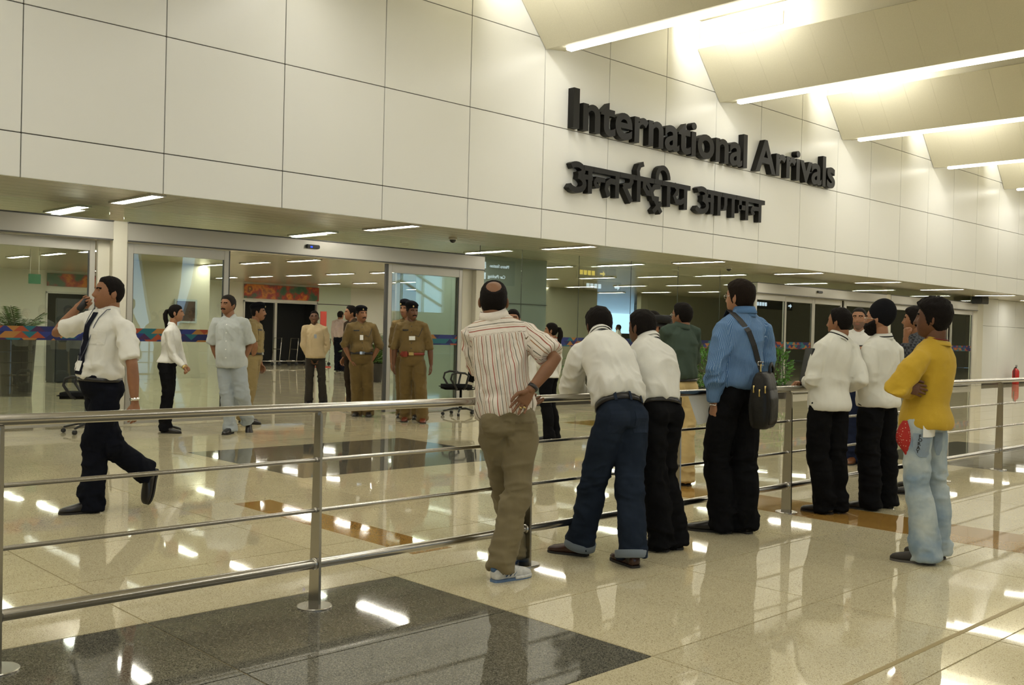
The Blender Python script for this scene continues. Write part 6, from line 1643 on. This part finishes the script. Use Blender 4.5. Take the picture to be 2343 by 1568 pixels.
# ---- inner hall furnishings
def mural_mat():
    m = bpy.data.materials.new('abstract_mural'); m.use_nodes = True
    nt = m.node_tree; b = nt.nodes['Principled BSDF']; L = nt.links.new
    g = nt.nodes.new('ShaderNodeNewGeometry'); n = nt.nodes.new('ShaderNodeTexNoise'); n.inputs['Scale'].default_value = 2.0; n.inputs['Detail'].default_value = 4
    cr = nt.nodes.new('ShaderNodeValToRGB'); e = cr.color_ramp.elements
    e[0].position = 0.30; e[0].color = (0.02, 0.07, 0.03, 1); e[1].position = 0.75; e[1].color = (0.55, 0.35, 0.03, 1)
    for p, c in ((0.42, (0.05, 0.09, 0.04)), (0.50, (0.28, 0.03, 0.02)), (0.58, (0.50, 0.16, 0.02)), (0.66, (0.12, 0.03, 0.02))):
        q_ = e.new(p); q_.color = (*c, 1)
    L(g.outputs['Position'], n.inputs['Vector']); L(n.outputs['Fac'], cr.inputs[0]); L(cr.outputs[0], b.inputs['Base Color']); b.inputs['Roughness'].default_value = 0.4
    b.inputs['Emission Strength'].default_value = 0.12; L(cr.outputs[0], b.inputs['Emission Color'])  # faint emission added in the mural's own colours
    return m
M_MURAL = mural_mat()
for a, b_, z0, z1, lb in ((18.35, 21.5, 2.42, 2.93, 'red and gold abstract panel above the dark inner doorway'), (11.5, 13.3, 2.52, 2.92, 'orange abstract panel above the inner doorway at left')):
    o = obj('mural_panel', bevbox(a, b_, YB - 0.07, YB - 0.025, z0, z1, 0.006), M_MURAL); tag(o, lb, 'panel')
ex = empty('exit_sign', (8.1, 24.0, 2.25)); tag(ex, 'small green exit sign hanging inside the hall at left', 'sign')
obj('sign_box', bevbox(-0.13, 0.13, -0.02, 0.02, 0, 0.22, 0.004), mat('sign_green', (0.015, 0.12, 0.045), 0.4, emit=(0.02, 0.25, 0.08), estr=0.12), ex)
obj('hanger', join(box(-0.1, -0.09, -0.005, 0.005, 0.22, 0.75), box(0.09, 0.1, -0.005, 0.005, 0.22, 0.75)), M_ALU, ex)
rs_ = obj('banner', join(box(20.2, 20.45, 30.8, 30.83, 1.25, 2.0), box(20.3, 20.35, 30.83, 30.86, 0, 2.0), box(20.1, 20.55, 30.6, 31.0, 0, 0.03)), mat('banner_red', (0.50, 0.06, 0.04), 0.6)); tag(rs_, 'narrow red vertical banner on a stand inside the hall', 'banner')
fr = empty('framed_poster', (11.9, 24.97, 1.45)); tag(fr, 'dark framed poster on the inner beige wall', 'poster')
obj('frame', join(box(0, 0.62, -0.03, 0, 0, 0.05), box(0, 0.62, -0.03, 0, 0.57, 0.62), box(0, 0.05, -0.03, 0, 0.05, 0.57), box(0.57, 0.62, -0.03, 0, 0.05, 0.57)), mat('frame_blue_grey', (0.40, 0.46, 0.48), 0.4), fr)
obj('picture', box(0.05, 0.57, -0.015, -0.005, 0.05, 0.57), mat('picture_dark', (0.06, 0.03, 0.02), 0.4, noise=0.5, nscale=5), fr)
kd = empty('kiosk', (9.1, 24.2, 0)); tag(kd, 'dark grey counter with screens behind the glass at left', 'counter')
obj('counter_body', bevbox(-0.55, 0.75, -0.3, 0.3, 0, 1.05, 0.02), mat('counter_dark', (0.03, 0.032, 0.035), 0.4), kd)
obj('screen', bevbox(-0.45, 0.65, -0.05, 0.02, 1.15, 1.95, 0.015), mat('counter_dark', (0.03, 0.032, 0.035), 0.4), kd)
obj('screen_post', box(0.05, 0.13, -0.03, 0.03, 1.05, 1.16), M_ALU, kd)
def trolley(loc, rz, label):
    r = empty('luggage_trolley', loc, rz); tag(r, label, 'trolley', 'luggage trolleys by the inner doorway')
    tb = lambda nm, pts, rr=0.014: obj(nm, tube(pts, [rr] * len(pts), 8), M_STEEL, r, True)
    tb('handle_frame', [(-0.26, -0.35, 0.15), (-0.26, -0.42, 1.0), (0.26, -0.42, 1.0), (0.26, -0.35, 0.15)])
    tb('deck_rail', [(-0.26, -0.35, 0.15), (-0.18, 0.5, 0.18)]); tb('deck_rail', [(0.26, -0.35, 0.15), (0.18, 0.5, 0.18)])
    tb('cross_bar', [(-0.26, -0.39, 0.6), (0.26, -0.39, 0.6)]); tb('deck_bar', [(-0.22, 0.1, 0.165), (0.22, 0.1, 0.165)])
    for x, y in ((-0.26, -0.35), (0.26, -0.35), (0, 0.5)):
        w_ = lathe([(0.05, -0.02), (0.065, -0.015), (0.065, 0.015), (0.05, 0.02)], 14); obj('wheel', ([(x + c_, y + a_, 0.066 + b_) for a_, b_, c_ in w_[0]], w_[1]), M_BLACKP, r, True)
for k, x in enumerate((18.9, 19.6, 20.3, 21.0)): trolley((x, 32.2, 0), math.radians(90), 'luggage trolley before the dark inner doorway, %s of four from the left' % ('first', 'second', 'third', 'last')[k])

# ---- hanging direction signs behind the viewpoint, seen mirrored in the glass
M_SIGNB = mat('sign_navy', (0.01, 0.015, 0.03), 0.4); M_SIGNW = emission('sign_white', (0.75, 0.88, 1.0), 5.0); M_SIGNY = emission('sign_yellow', (1.0, 0.72, 0.10), 4.0)
for xs_, zs_, mm, wd, lb in ((32.5, 3.95, M_SIGNY, 1.7, 'hanging sign with yellow pictograms mirrored in the glazing'), (33.4, 3.42, M_SIGNW, 2.3, 'hanging sign with white pictograms mirrored in the glazing'), (47.0, 3.12, M_SIGNW, 3.8, 'long hanging sign with white pictograms mirrored in the far doors')):
    hg = empty('hanging_sign', (xs_, -2.0 if mm is M_SIGNY else -2.4, zs_)); tag(hg, lb, 'sign')
    obj('board', bevbox(-0.15, wd + 0.1, -0.10, -0.03, -0.1, 0.4, 0.01), M_SIGNB, hg)
    obj('hanger', join(box(0.1, 0.13, -0.07, -0.05, 0.4, 3.6), box(wd - 0.2, wd - 0.17, -0.07, -0.05, 0.4, 3.6)), M_ALU, hg)
    for k in range(4): obj('pictogram', bevbox(0.02 + k * 0.26, 0.22 + k * 0.26, -0.03, -0.02, 0.06, 0.26, 0.003), mm, hg)
    obj('arrow', prism([(wd - 0.35, 0.12), (wd - 0.15, 0.12), (wd - 0.15, 0.04), (wd, 0.16), (wd - 0.15, 0.28), (wd - 0.15, 0.20), (wd - 0.35, 0.20)], 'y', -0.03, -0.02), mm, hg)
hs_ = empty('hanging_sign', (0, 0, 0)); tag(hs_, 'hanging direction sign reading Metro Station and Car Parking', 'sign')
obj('board', bevbox(26.6, 28.6, -2.10, -2.02, 3.3, 4.3, 0.01), M_SIGNB, hs_)
obj('hanger', join(box(26.8, 26.83, -2.07, -2.05, 4.3, 7.6), box(28.4, 28.43, -2.07, -2.05, 4.3, 7.6)), M_ALU, hs_)
def mirror_text(parent, body, x_right, z, width, cap):
    V, F = text_mesh(body, 1.0, 0.005, 0.0); sx = width / V[:, 0].max(); VI, _ = text_mesh('M', 1.0, 0, 0); sz = cap / VI[:, 1].max()
    obj('sign_text', (np.stack([x_right - V[:, 0] * sx, -2.012 + V[:, 2], z + V[:, 1] * sz], 1), F), M_SIGNW, parent)
mirror_text(hs_, 'Metro Station', 28.25, 3.98, 1.05, 0.13)
mirror_text(hs_, 'Car Parking', 28.05, 3.56, 0.95, 0.13)
obj('pictogram', join(box(26.75, 26.98, -2.02, -2.01, 3.92, 4.18), box(26.75, 26.98, -2.02, -2.01, 3.50, 3.76)), M_SIGNW, hs_)
